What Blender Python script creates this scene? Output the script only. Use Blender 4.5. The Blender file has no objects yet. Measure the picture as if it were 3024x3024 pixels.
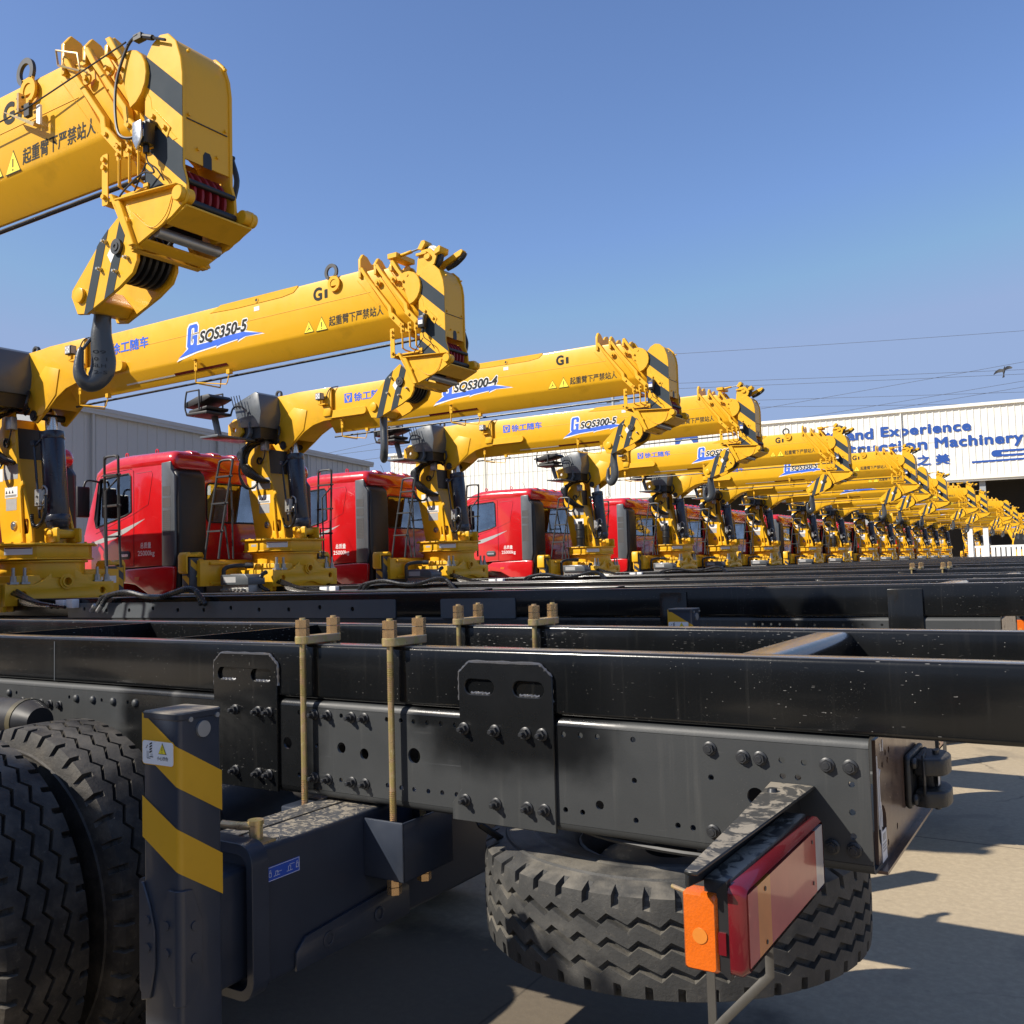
# Yard of truck-mounted cranes: near chassis rear, row of booms, white hall, blue sky.
import bpy, bmesh, math, random
from mathutils import Vector, Matrix, Quaternion
from mathutils.geometry import tessellate_polygon
random.seed(7)
S = bpy.context.scene
COL = S.collection
PI = math.pi
H = 1.565                      # eye height; heights below are written relative to the eye unless noted
ORG = Vector((-5.0, 0.0, -H))  # base point of a truck (ground, under its frame)

# ------------------------------------------------------------------ mesh helper
class G:
    def __init__(s):
        s.v = []; s.f = []; s.m = []; s.mi = 0
    def add(s, vs, fs):
        b = len(s.v)
        s.v += [tuple(p) for p in vs]
        for f in fs:
            s.f.append([b + i for i in f]); s.m.append(s.mi)
        return s
    def box(s, x0, x1, y0, y1, z0, z1):
        vs = [(x, y, z) for x in (x0, x1) for y in (y0, y1) for z in (z0, z1)]
        return s.add(vs, [(0,1,3,2),(4,6,7,5),(0,4,5,1),(2,3,7,6),(0,2,6,4),(1,5,7,3)])
    def prism(s, prof, ax, a0, a1, holes=()):
        def P(p, a):
            return (a, p[0], p[1]) if ax == 'x' else ((p[0], a, p[1]) if ax == 'y' else (p[0], p[1], a))
        loops = [list(prof)] + [list(h) for h in holes]
        flat = [p for l in loops for p in l]
        n = len(flat)
        vs = [P(p, a0) for p in flat] + [P(p, a1) for p in flat]
        if holes:
            tr = tessellate_polygon([[Vector((p[0], p[1], 0)) for p in l] for l in loops])
            fs = [tuple(t) for t in tr] + [tuple(i + n for i in reversed(t)) for t in tr]
        else:
            fs = [tuple(range(n)), tuple(reversed(range(n, 2 * n)))]
        k = 0
        for l in loops:
            m = len(l)
            for i in range(m):
                j = (i + 1) % m
                fs.append((k + i, k + j, n + k + j, n + k + i))
            k += m
        return s.add(vs, fs)
    def loft(s, secs, caps=True):
        n = len(secs[0]); vs = [p for q in secs for p in q]; fs = []
        for a in range(len(secs) - 1):
            for i in range(n):
                j = (i + 1) % n
                fs.append((a*n+i, a*n+j, (a+1)*n+j, (a+1)*n+i))
        if caps:
            fs.append(tuple(reversed(range(n)))); fs.append(tuple(range((len(secs)-1)*n, len(secs)*n)))
        return s.add(vs, fs)
    def cyl(s, p0, p1, r0, r1=None, n=16, caps=True):
        p0 = Vector(p0); p1 = Vector(p1); r1 = r0 if r1 is None else r1
        d = (p1 - p0).normalized(); a = d.orthogonal().normalized(); b = d.cross(a)
        secs = [[p + (a*math.cos(t*2*PI/n) + b*math.sin(t*2*PI/n))*r for t in range(n)] for p, r in ((p0, r0), (p1, r1))]
        return s.loft(secs, caps)
    def ring(s, c, d, R, r, w, n=24):
        # flat ring (washer) around axis d, outer R, inner r, thickness w
        c = Vector(c); d = Vector(d).normalized(); a = d.orthogonal().normalized(); b = d.cross(a)
        vs = []; fs = []
        for i in range(n):
            t = i*2*PI/n; e = a*math.cos(t) + b*math.sin(t)
            vs += [c+e*R, c+e*R+d*w, c+e*r+d*w, c+e*r]
        for i in range(n):
            j = (i+1) % n
            for k in range(4):
                l = (k+1) % 4
                fs.append((i*4+k, j*4+k, j*4+l, i*4+l))
        return s.add(vs, fs)
    def tube(s, pts, r, n=8, caps=True, flat=None):
        pts = [Vector(p) for p in pts]
        rs = r if isinstance(r, (list, tuple)) else [r]*len(pts)
        secs = []; prev = None
        for i, p in enumerate(pts):
            d = (pts[min(i+1, len(pts)-1)] - pts[max(i-1, 0)]).normalized()
            if flat is not None:
                b = Vector(flat[0]); a = d.cross(b).normalized()
                secs.append([p + a*math.cos(t*2*PI/n)*rs[i] + b*math.sin(t*2*PI/n)*min(flat[1], rs[i]) for t in range(n)])
                continue
            if prev is None: a = d.orthogonal().normalized()
            else: a = (prev - d*prev.dot(d)).normalized()
            prev = a; b = d.cross(a)
            secs.append([p + (a*math.cos(t*2*PI/n) + b*math.sin(t*2*PI/n))*rs[i] for t in range(n)])
        return s.loft(secs, caps)
    def nut(s, c, d, r, h):
        c = Vector(c); d = Vector(d).normalized()
        return s.cyl(c, c + d*h, r, n=6)

def spline(pts, k=6):
    pts = [Vector(p) for p in pts]; out = []
    for i in range(len(pts)-1):
        p0 = pts[max(i-1, 0)]; p1 = pts[i]; p2 = pts[i+1]; p3 = pts[min(i+2, len(pts)-1)]
        for j in range(k):
            t = j/k
            out.append(0.5*((2*p1) + (p2-p0)*t + (2*p0-5*p1+4*p2-p3)*t*t + (3*p1-p0-3*p2+p3)*t**3))
    out.append(pts[-1]); return out

def rrect(x0, x1, y0, y1, r, n=4):
    out = []
    for cx, cy, a in ((x1-r, y1-r, 0), (x0+r, y1-r, 90), (x0+r, y0+r, 180), (x1-r, y0+r, 270)):
        for i in range(n+1):
            t = math.radians(a + 90*i/n); out.append((cx + r*math.cos(t), cy + r*math.sin(t)))
    return out
def circ(x, y, r, n=14):
    return [(x + r*math.cos(i*2*PI/n), y + r*math.sin(i*2*PI/n)) for i in range(n)]
def slot(x0, x1, y0, y1, n=5):
    return rrect(x0, x1, y0, y1, (y1-y0)/2-1e-4, n)
def clip(poly, nx, ny, c):
    # keep the part with nx*x+ny*y <= c
    out = []
    for i in range(len(poly)):
        a = poly[i]; b = poly[(i+1) % len(poly)]
        da = nx*a[0]+ny*a[1]-c; db = nx*b[0]+ny*b[1]-c
        if da <= 0: out.append(a)
        if (da < 0 < db) or (db < 0 < da):
            t = da/(da-db); out.append((a[0]+(b[0]-a[0])*t, a[1]+(b[1]-a[1])*t))
    return out

def build(g, name, mats, parent=None, off=None, bevel=0.0, seg=2, smooth=38, loc=None, label=None, dz=0.0, lod=0):
    me = bpy.data.meshes.new(name)
    o = Vector(off) if off is not None else Vector((0, 0, 0))
    me.from_pydata([(x-o.x, y-o.y, z-o.z+dz) for x, y, z in g.v], [], g.f)
    if not isinstance(mats, (list, tuple)): mats = [mats]
    for m in mats: me.materials.append(m)
    for p, i in zip(me.polygons, g.m): p.material_index = i
    bm = bmesh.new(); bm.from_mesh(me)
    bmesh.ops.recalc_face_normals(bm, faces=bm.faces)
    if bevel:
        es = [e for e in bm.edges if len(e.link_faces) == 2 and e.calc_face_angle(0) > 0.6]
        bmesh.ops.bevel(bm, geom=es, offset=bevel, offset_type='OFFSET', segments=seg, profile=0.5, affect='EDGES', clamp_overlap=True)
    bm.to_mesh(me); bm.free()
    for p in me.polygons: p.use_smooth = True
    me.set_sharp_from_angle(angle=math.radians(smooth))
    ob = bpy.data.objects.new(name, me); COL.objects.link(ob)
    if parent: ob.parent = parent
    if loc is not None: ob.location = loc
    if label: ob['label'] = label
    if lod: ob['_lod'] = lod
    return ob

def empty(name, loc, label, cat, group=None):
    o = bpy.data.objects.new(name, None); COL.objects.link(o); o.location = loc
    o.empty_display_size = 0.3
    o['label'] = label; o['category'] = cat
    if group: o['group'] = group
    return o
def tag(o, label=None, cat=None, group=None, kind=None):
    if label: o['label'] = label
    if cat: o['category'] = cat
    if group: o['group'] = group
    if kind: o['kind'] = kind
    return o

def text_geo(body, shear=0.0, offset=0.0, spacing=1.0):
    c = bpy.data.curves.new('lettering', 'FONT'); c.body = body; c.shear = shear; c.offset = offset
    c.size = 1.0; c.space_character = spacing; c.resolution_u = 4; c.fill_mode = 'FRONT'
    o = bpy.data.objects.new('lettering', c); COL.objects.link(o)
    dg = bpy.context.evaluated_depsgraph_get()
    me = bpy.data.meshes.new_from_object(o.evaluated_get(dg))
    vs = [(v.co.x, v.co.y) for v in me.vertices]; fs = [tuple(p.vertices) for p in me.polygons]
    bpy.data.objects.remove(o); bpy.data.meshes.remove(me); bpy.data.curves.remove(c)
    return vs, fs
def put_text(g, geo, org, ux, uz, w=None, h=None, ref=None):
    """lay flat text geometry on a plane; w/h fit its bounding box (ref: bounding box of another text)"""
    vs, fs = geo; rv = (ref or geo)[0]
    x0 = min(p[0] for p in rv); x1 = max(p[0] for p in rv); y0 = min(p[1] for p in rv); y1 = max(p[1] for p in rv)
    sy = h/(y1-y0); sx = (w/(x1-x0)) if w else sy
    org = Vector(org); ux = Vector(ux); uz = Vector(uz)
    return g.add([org + ux*((x-x0)*sx) + uz*((y-y0)*sy) for x, y in vs], fs)

def put_bold(g, geo, org, ux, uz, w, h, d, n=8, dy=.00006):
    # heavier strokes: the same lettering laid down several times, each shifted a little and lifted a hair
    org = Vector(org); ux = Vector(ux); uz = Vector(uz); nrm = ux.cross(uz)
    for k in range(n):
        a = 2*PI*k/n
        put_text(g, geo, org + ux*(d*math.cos(a)) + uz*(d*math.sin(a)) + nrm*(dy*(k+1)), ux, uz, w, h)
    return put_text(g, geo, org + nrm*(dy*(n+1)), ux, uz, w, h)
def fatten(poly, d):
    out = []; n = len(poly)
    area = sum(poly[i][0]*poly[(i+1) % n][1]-poly[(i+1) % n][0]*poly[i][1] for i in range(n)); sg = 1 if area > 0 else -1
    for i in range(n):
        p0 = Vector(poly[i-1]); p = Vector(poly[i]); p1 = Vector(poly[(i+1) % n])
        e0 = (p-p0).normalized(); e1 = (p1-p).normalized(); n0 = Vector((e0.y, -e0.x))*sg; n1 = Vector((e1.y, -e1.x))*sg
        m = n0+n1; m = m/max(.35, m.dot(n0)); out.append((p.x+m.x*d, p.y+m.y*d))
    return out
# ------------------------------------------------------------------ materials
def N(nt, t, **kw):
    n = nt.nodes.new(t)
    for k, v in kw.items():
        if k.startswith('i_'): n.inputs[k[2:].replace('_', ' ')].default_value = v
        else: setattr(n, k, v)
    return n
def mth(nt, op, a, b=None, c=None, clamp=False):
    n = nt.nodes.new('ShaderNodeMath'); n.operation = op; n.use_clamp = clamp
    for i, x in enumerate((a, b, c)):
        if x is None: continue
        if isinstance(x, (int, float)): n.inputs[i].default_value = x
        else: nt.links.new(x, n.inputs[i])
    return n.outputs[0]
def mix(nt, fac, a, b, blend='MIX'):
    n = nt.nodes.new('ShaderNodeMix'); n.data_type = 'RGBA'; n.blend_type = blend
    for sock, x in ((n.inputs[0], fac), (n.inputs[6], a), (n.inputs[7], b)):
        if isinstance(x, (int, float)): sock.default_value = x
        elif isinstance(x, (tuple, list)): sock.default_value = (*x[:3], 1)
        else: nt.links.new(x, sock)
    return n.outputs[2]
def ramp(nt, x, a, b):
    n = nt.nodes.new('ShaderNodeMapRange'); n.clamp = True; n.interpolation_type = 'SMOOTHSTEP'
    nt.links.new(x, n.inputs[0]); n.inputs[1].default_value = a; n.inputs[2].default_value = b
    return n.outputs[0]
def noise(nt, vec, scale, detail=4, rough=.55, dist=0.0):
    n = nt.nodes.new('ShaderNodeTexNoise'); n.inputs['Scale'].default_value = scale; n.inputs['Detail'].default_value = detail
    n.inputs['Roughness'].default_value = rough; n.inputs['Distortion'].default_value = dist
    if vec is not None: nt.links.new(vec, n.inputs['Vector'])
    return n.outputs[0]
def stretch(nt, vec, sx, sy, sz):
    n = nt.nodes.new('ShaderNodeMapping'); n.inputs['Scale'].default_value = (sx, sy, sz)
    nt.links.new(vec, n.inputs['Vector']); return n.outputs[0]

def base_mat(name):
    m = bpy.data.materials.new(name); m.use_nodes = True
    nt = m.node_tree; b = nt.nodes['Principled BSDF']
    tc = nt.nodes.new('ShaderNodeTexCoord')
    return m, nt, b, tc.outputs['Object']
def paint(name, col, rough=.4, metal=0., coat=0., var=.12, scale=3., dust=0., dustcol=(.32,.27,.2), grime=0., bump=0., bscale=60., spec=.5, streak=0.):
    m, nt, b, oc = base_mat(name)
    L = nt.links.new
    n1 = noise(nt, oc, scale, 5)
    c = mix(nt, n1, tuple(x*(1-var) for x in col), tuple(min(1, x*(1+var)) for x in col))
    if grime:
        g = ramp(nt, noise(nt, oc, scale*2.3, 6, .65), .52, .8)
        c = mix(nt, mth(nt, 'MULTIPLY', g, grime), c, tuple(x*.35 for x in col))
    if streak:
        s1 = ramp(nt, noise(nt, stretch(nt, oc, 26, 26, 1.2), 1.0, 4), .55, .8)
        c = mix(nt, mth(nt, 'MULTIPLY', s1, streak), c, dustcol)
    r = mth(nt, 'MULTIPLY_ADD', noise(nt, oc, scale*4, 4), .25, rough-.12, clamp=True)
    if dust:
        ge = nt.nodes.new('ShaderNodeNewGeometry'); sx = nt.nodes.new('ShaderNodeSeparateXYZ'); L(ge.outputs['Normal'], sx.inputs[0])
        up = ramp(nt, sx.outputs[2], .35, .95)
        d = mth(nt, 'MULTIPLY', up, ramp(nt, noise(nt, oc, 14, 6, .6), .25, .65))
        d = mth(nt, 'MULTIPLY', d, dust)
        c = mix(nt, d, c, dustcol); r = mth(nt, 'MULTIPLY_ADD', d, .4, r, clamp=True)
    L(c, b.inputs['Base Color']); L(r, b.inputs['Roughness'])
    b.inputs['Metallic'].default_value = metal; b.inputs['Coat Weight'].default_value = coat
    b.inputs['Coat Roughness'].default_value = .08; b.inputs['Specular IOR Level'].default_value = spec
    if bump:
        bp = nt.nodes.new('ShaderNodeBump'); bp.inputs['Strength'].default_value = bump; bp.inputs['Distance'].default_value = .004
        L(noise(nt, oc, bscale, 5), bp.inputs['Height']); L(bp.outputs[0], b.inputs['Normal'])
    return m

def zinc():
    m, nt, b, oc = base_mat('yellow_zinc')
    k = ramp(nt, noise(nt, oc, 34, 3, .5, .8), .38, .62)
    c = mix(nt, k, (.50,.40,.16), (.55,.38,.22)); c = mix(nt, ramp(nt, noise(nt, oc, 60, 4), .55, .8), c, (.70,.60,.36))
    nt.links.new(c, b.inputs['Base Color']); b.inputs['Metallic'].default_value = .6
    nt.links.new(mth(nt, 'MULTIPLY_ADD', noise(nt, oc, 40, 3), .2, .2), b.inputs['Roughness'])
    return m
Y_ = paint('yellow_paint', (.76,.405,.016), .36, coat=.12, var=.07, scale=2., dust=.25, dustcol=(.50,.30,.07), grime=.30, spec=.32, streak=.16, bump=.03, bscale=5)
YD = paint('yellow_paint_flat', (.70,.36,.014), .42, var=.06, scale=3., grime=.2)
GS = paint('grey_stripe', (.040,.052,.064), .72, var=.08, spec=.12)
BLK = paint('black_rubbery', (.012,.012,.013), .45, var=.3, dust=.1)
HOSE = paint('black_hose', (.008,.008,.009), .28, var=.3)
NAVY = paint('navy_paint', (.026,.033,.049), .38, coat=.15, var=.25, scale=5, grime=.3, streak=.06, dustcol=(.12,.12,.12))
NAVYD = paint('navy_dusty', (.02,.024,.034), .42, var=.2, scale=5, dust=.85, dustcol=(.33,.28,.2))
CYLM = paint('cylinder_paint', (.016,.021,.036), .3, coat=.25, var=.1)
GREY = paint('panel_grey', (.085,.095,.105), .33, coat=.2, var=.12, grime=.2)
RED = paint('red_paint', (.56,.008,.011), .22, coat=1., var=.05, dust=.12, dustcol=(.6,.25,.2))
REDD = paint('dark_red_rope', (.22,.008,.012), .5, var=.3)
DGR = paint('dark_trim', (.035,.037,.04), .45, var=.15, dust=.2)
MESHG = paint('grille_mesh', (.05,.05,.052), .6, var=.6, scale=90)
STEEL = paint('bright_steel', (.6,.6,.58), .25, metal=.9, var=.15, scale=20)
GALV = paint('galvanised', (.38,.38,.37), .4, metal=.7, var=.2, scale=15)
ZINC = zinc()
WHITE = paint('white_label', (.75,.75,.74), .45, var=.04)
SILV = paint('silver_label', (.36,.36,.36), .45, var=.15, scale=30)
BLUE = paint('blue_label', (.02,.075,.42), .4, var=.05)
DECB = paint('decal_blue', (.03,.12,.62), .4, var=.05)
DECD = paint('decal_dark', (.035,.037,.036), .7, var=.1, spec=.12)
DECY = paint('decal_yellow', (.85,.68,.03), .4, var=.04)
ORNG = paint('orange_reflector', (.60,.115,.006), .25, coat=.6, var=.15, scale=60, bump=.35, bscale=260)
STRIPE = paint('reflective_yellow', (.62,.33,.008), .5, var=.06, scale=12, grime=.1)
SEATM = paint('black_seat', (.012,.012,.013), .55, var=.3)
CONCW = paint('white_wall', (.80,.78,.70), .5, var=.05, scale=.3, streak=.0, grime=.05)
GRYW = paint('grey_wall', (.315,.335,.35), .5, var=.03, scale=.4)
WHITEF = paint('white_fence_paint', (.80,.80,.78), .45, var=.04)
LTXT = paint('blue_lettering', (.016,.075,.33), .5, var=.05)
DARKH = paint('dark_interior', (.02,.017,.014), .8, var=.3, scale=1)
BIRD = paint('black_feathers', (.008,.008,.009), .6, var=.3)
WIRE = paint('wire_grey', (.10,.105,.12), .6, var=.1)
IRON = paint('black_forged_iron', (.022,.024,.026), .36, var=.3, scale=20, dust=.25, bump=.5, bscale=70)
HOOKM = paint('hook_grey', (.05,.056,.062), .34, coat=.3, var=.15, scale=14, bump=.25, bscale=90)
BRKT0 = paint('dusty_bracket_flat', (.012,.013,.014), .5, var=.4, scale=12, dust=.95, dustcol=(.30,.27,.21), bump=.2, bscale=120)
ENDP = paint('end_plate', (.16,.105,.08), .22, metal=.35, var=.3, scale=5, streak=.2)
STRAP = paint('weathered_strap', (.075,.07,.062), .5, metal=.3, var=.2, scale=20)
WELD = paint('weld_bead_gloss', (.07,.07,.075), .22, coat=1., var=.3, scale=60)
BAND = paint('tank_band', (.10,.085,.05), .4, metal=.3, var=.2)
ZINCN = paint('zinc_nut', (.50,.33,.17), .28, metal=.8, var=.35, scale=40)
BOLTM = paint('bolt_black', (.022,.023,.025), .4, var=.3, scale=40)

def sub_black():
    m, nt, b, oc = base_mat('glossy_black_frame'); L = nt.links.new
    big = ramp(nt, noise(nt, stretch(nt, oc, 1.6, 1.6, .35), 1.3, 3), .45, .75)  # tall lighter bands put into the colour to mimic reflections on the gloss
    c = mix(nt, mth(nt, 'MULTIPLY', big, .75), (.005,.0055,.006), (.014,.0145,.015))
    st = ramp(nt, noise(nt, stretch(nt, oc, 60, 60, 2.5), 1.0, 4, .6), .55, .85)
    c = mix(nt, mth(nt, 'MULTIPLY', st, .06), c, (.20,.19,.17))
    vo = nt.nodes.new('ShaderNodeTexVoronoi'); vo.inputs['Scale'].default_value = 70
    L(stretch(nt, oc, 1, 1, 1.5), vo.inputs['Vector'])
    pk = mth(nt, 'LESS_THAN', vo.outputs['Distance'], .10)
    sep = nt.nodes.new('ShaderNodeSeparateColor'); L(vo.outputs['Color'], sep.inputs[0])
    pk = mth(nt, 'MULTIPLY', pk, mth(nt, 'GREATER_THAN', sep.outputs[0], .58))
    pk = mth(nt, 'MULTIPLY', pk, ramp(nt, noise(nt, oc, 2.6, 3), .36, .58))
    v2 = nt.nodes.new('ShaderNodeTexVoronoi'); v2.inputs['Scale'].default_value = 210; L(oc, v2.inputs['Vector'])
    p2 = mth(nt, 'MULTIPLY', mth(nt, 'LESS_THAN', v2.outputs['Distance'], .16), ramp(nt, noise(nt, oc, 2.2, 4), .5, .7))
    c = mix(nt, mth(nt, 'MULTIPLY', p2, .28), c, (.25,.24,.22))
    c = mix(nt, mth(nt, 'MULTIPLY', pk, .42), c, (.50,.48,.44))
    v3 = nt.nodes.new('ShaderNodeTexVoronoi'); v3.inputs['Scale'].default_value = 30   # short dried water edges
    L(stretch(nt, oc, 1, 1, 6), v3.inputs['Vector']); s3 = nt.nodes.new('ShaderNodeSeparateColor'); L(v3.outputs['Color'], s3.inputs[0])
    p3 = mth(nt, 'MULTIPLY', mth(nt, 'LESS_THAN', v3.outputs['Distance'], .16), mth(nt, 'GREATER_THAN', s3.outputs[1], .74))
    p3 = mth(nt, 'MULTIPLY', p3, ramp(nt, noise(nt, oc, 2.1, 3), .48, .62))
    c = mix(nt, mth(nt, 'MULTIPLY', p3, .55), c, (.36,.35,.33))
    ge = nt.nodes.new('ShaderNodeNewGeometry'); sx = nt.nodes.new('ShaderNodeSeparateXYZ'); L(ge.outputs['Normal'], sx.inputs[0])
    up = mth(nt, 'MULTIPLY', ramp(nt, sx.outputs[2], .8, .99), mth(nt, 'MULTIPLY_ADD', noise(nt, oc, 22, 5), .5, .1))
    c = mix(nt, up, c, (.33,.30,.26))
    L(c, b.inputs['Base Color'])
    L(mth(nt, 'MULTIPLY_ADD', noise(nt, oc, 9, 4), .14, .16), b.inputs['Roughness'])
    b.inputs['Specular IOR Level'].default_value = .22; b.inputs['Coat Weight'].default_value = .35; b.inputs['Coat Roughness'].default_value = .10
    bp = nt.nodes.new('ShaderNodeBump'); bp.inputs['Strength'].default_value = .06; bp.inputs['Distance'].default_value = .003
    L(noise(nt, oc, 130, 3), bp.inputs['Height']); L(bp.outputs[0], b.inputs['Normal'])
    return m
SUB = sub_black()
def frame_grey():
    m, nt, b, oc = base_mat('matte_grey_frame'); L = nt.links.new
    sp = nt.nodes.new('ShaderNodeSeparateXYZ'); L(oc, sp.inputs[0])
    nz = mth(nt, 'MULTIPLY_ADD', noise(nt, oc, 6, 3), .14, -.10)
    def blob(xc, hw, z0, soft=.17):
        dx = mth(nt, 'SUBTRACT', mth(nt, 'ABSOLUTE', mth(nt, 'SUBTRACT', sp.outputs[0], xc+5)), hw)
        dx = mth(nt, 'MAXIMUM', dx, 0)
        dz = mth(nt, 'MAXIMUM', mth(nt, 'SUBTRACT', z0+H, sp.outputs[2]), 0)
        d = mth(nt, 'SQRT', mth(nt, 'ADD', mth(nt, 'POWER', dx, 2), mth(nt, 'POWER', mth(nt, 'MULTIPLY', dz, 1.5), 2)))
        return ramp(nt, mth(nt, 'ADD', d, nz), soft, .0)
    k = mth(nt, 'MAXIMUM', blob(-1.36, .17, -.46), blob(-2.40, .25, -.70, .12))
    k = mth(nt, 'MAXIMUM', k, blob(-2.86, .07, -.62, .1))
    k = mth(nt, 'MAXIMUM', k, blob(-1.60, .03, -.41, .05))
    n1 = noise(nt, oc, 4, 5)
    c = mix(nt, n1, (.026,.028,.029), (.038,.0405,.0415))
    st = ramp(nt, noise(nt, stretch(nt, oc, 34, 34, 1.4), 1.0, 4, .6), .58, .85)
    c = mix(nt, mth(nt, 'MULTIPLY', st, .20), c, (.17,.165,.15))
    sc = ramp(nt, noise(nt, stretch(nt, oc, 5, 5, 70), 1.0, 3), .70, .78)
    c = mix(nt, mth(nt, 'MULTIPLY', sc, .12), c, (.2,.2,.2))
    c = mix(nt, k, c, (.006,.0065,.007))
    v2 = nt.nodes.new('ShaderNodeTexVoronoi'); v2.inputs['Scale'].default_value = 130; L(oc, v2.inputs['Vector'])
    p2 = mth(nt, 'MULTIPLY', mth(nt, 'LESS_THAN', v2.outputs['Distance'], .09), ramp(nt, noise(nt, oc, 3.2, 4), .52, .7))
    c = mix(nt, mth(nt, 'MULTIPLY', p2, .45), c, (.40,.39,.36))
    L(c, b.inputs['Base Color'])
    r = mth(nt, 'MULTIPLY_ADD', noise(nt, oc, 12, 4), .16, .44)
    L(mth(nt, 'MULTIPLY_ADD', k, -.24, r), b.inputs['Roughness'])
    bp = nt.nodes.new('ShaderNodeBump'); bp.inputs['Strength'].default_value = .10; bp.inputs['Distance'].default_value = .002
    L(noise(nt, oc, 240, 3), bp.inputs['Height']); L(bp.outputs[0], b.inputs['Normal'])
    return m
FRM = frame_grey()
def rubber(name, dusty):
    dc = (.125,.105,.078) if dusty < .5 else (.100,.095,.086)
    m, nt, b, oc = base_mat(name); L = nt.links.new
    a = (.021,.019,.017) if dusty < .5 else (.040,.040,.039)
    d1 = ramp(nt, noise(nt, oc, 9, 6, .65), .42, .75)
    c = mix(nt, mth(nt, 'MULTIPLY', d1, .35+dusty*.3), a, dc)
    d2 = ramp(nt, noise(nt, oc, 55, 4, .6), .58, .75)
    c = mix(nt, mth(nt, 'MULTIPLY', d2, .3), c, (.14,.125,.10))
    ge = nt.nodes.new('ShaderNodeNewGeometry'); sx = nt.nodes.new('ShaderNodeSeparateXYZ'); L(ge.outputs['Normal'], sx.inputs[0])
    up = mth(nt, 'MULTIPLY', ramp(nt, sx.outputs[2], .55, .95), ramp(nt, noise(nt, oc, 5, 5, .6), .38, .62))
    c = mix(nt, mth(nt, 'MULTIPLY', up, dusty), c, (.21,.19,.155))
    L(c, b.inputs['Base Color']); b.inputs['Roughness'].default_value = .62
    b.inputs['Specular IOR Level'].default_value = .35
    bp = nt.nodes.new('ShaderNodeBump'); bp.inputs['Strength'].default_value = .5; bp.inputs['Distance'].default_value = .004
    L(noise(nt, oc, 90, 6, .7), bp.inputs['Height']); L(bp.outputs[0], b.inputs['Normal'])
    return m
RUB = rubber('tyre_rubber', .45); RUBS = rubber('spare_tyre_rubber', .8)
def dirty_top(name, c0, c1, sc, k0):  # peeled
    m, nt, b, oc = base_mat(name); L = nt.links.new
    ge = nt.nodes.new('ShaderNodeNewGeometry'); sx = nt.nodes.new('ShaderNodeSeparateXYZ'); L(ge.outputs['Normal'], sx.inputs[0])
    up = ramp(nt, sx.outputs[2], .8, .97)
    n = noise(nt, oc, sc, 6, .62, 1.3)
    k = mth(nt, 'MULTIPLY', ramp(nt, n, k0, k0+.09), up)
    base = mix(nt, noise(nt, oc, 6, 4), c0, c1)
    st = ramp(nt, noise(nt, stretch(nt, oc, 40, 40, 2), 1.0, 4), .6, .9)
    base = mix(nt, mth(nt, 'MULTIPLY', st, .08), base, (.2,.2,.2))
    d = mix(nt, noise(nt, oc, 12, 4), (.21,.175,.125), (.40,.345,.26))
    c = mix(nt, k, base, d)
    c = mix(nt, mth(nt, 'MULTIPLY', up, .3), c, (.16,.15,.13))
    L(c, b.inputs['Base Color'])
    L(mth(nt, 'MULTIPLY_ADD', k, .4, .36), b.inputs['Roughness'])
    return m
DTOP = dirty_top('navy_peeling_top', (.021,.027,.041), (.034,.041,.058), 34, .48)
BRKT = dirty_top('bracket_peeling_dirt', (.011,.012,.013), (.024,.025,.026), 15, .47)

def glass(name, tint, alpha):
    m = bpy.data.materials.new(name); m.use_nodes = True; nt = m.node_tree; nt.nodes.clear()
    o = nt.nodes.new('ShaderNodeOutputMaterial'); t = nt.nodes.new('ShaderNodeBsdfTransparent'); t.inputs[0].default_value = (*tint, 1)
    gl = nt.nodes.new('ShaderNodeBsdfGlossy'); gl.inputs['Roughness'].default_value = .03; gl.inputs[0].default_value = (.85,.9,.92,1)
    tc = nt.nodes.new('ShaderNodeTexCoord')
    fr = nt.nodes.new('ShaderNodeFresnel'); fr.inputs[0].default_value = 1.5
    f = mth(nt, 'ADD', mth(nt, 'MULTIPLY', fr.outputs[0], .9), mth(nt, 'MULTIPLY', noise(nt, tc.outputs['Object'], 3), alpha), clamp=True)
    mx = nt.nodes.new('ShaderNodeMixShader'); nt.links.new(f, mx.inputs[0]); nt.links.new(t.outputs[0], mx.inputs[1]); nt.links.new(gl.outputs[0], mx.inputs[2])
    nt.links.new(mx.outputs[0], o.inputs[0]); return m
GLASS = glass('cab_glass', (.80,.86,.86), .50)
def lens(name, col, emis=0):
    m, nt, b, oc = base_mat(name)
    c = mix(nt, noise(nt, oc, 25, 4), tuple(x*.8 for x in col), tuple(min(1, x*1.15) for x in col))
    nt.links.new(c, b.inputs['Base Color']); b.inputs['Roughness'].default_value = .12
    b.inputs['Coat Weight'].default_value = .45; b.inputs['Coat Roughness'].default_value = .03; b.inputs['Roughness'].default_value = .25
    b.inputs['Subsurface Weight'].default_value = .0
    return m
LRED = lens('red_lens', (.125,.004,.008)); LPINK = lens('pale_red_lens', (.44,.072,.055)); LAMB = lens('amber_lens', (.60,.20,.03)); LCLR = lens('clear_lens', (.52,.47,.44))

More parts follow.
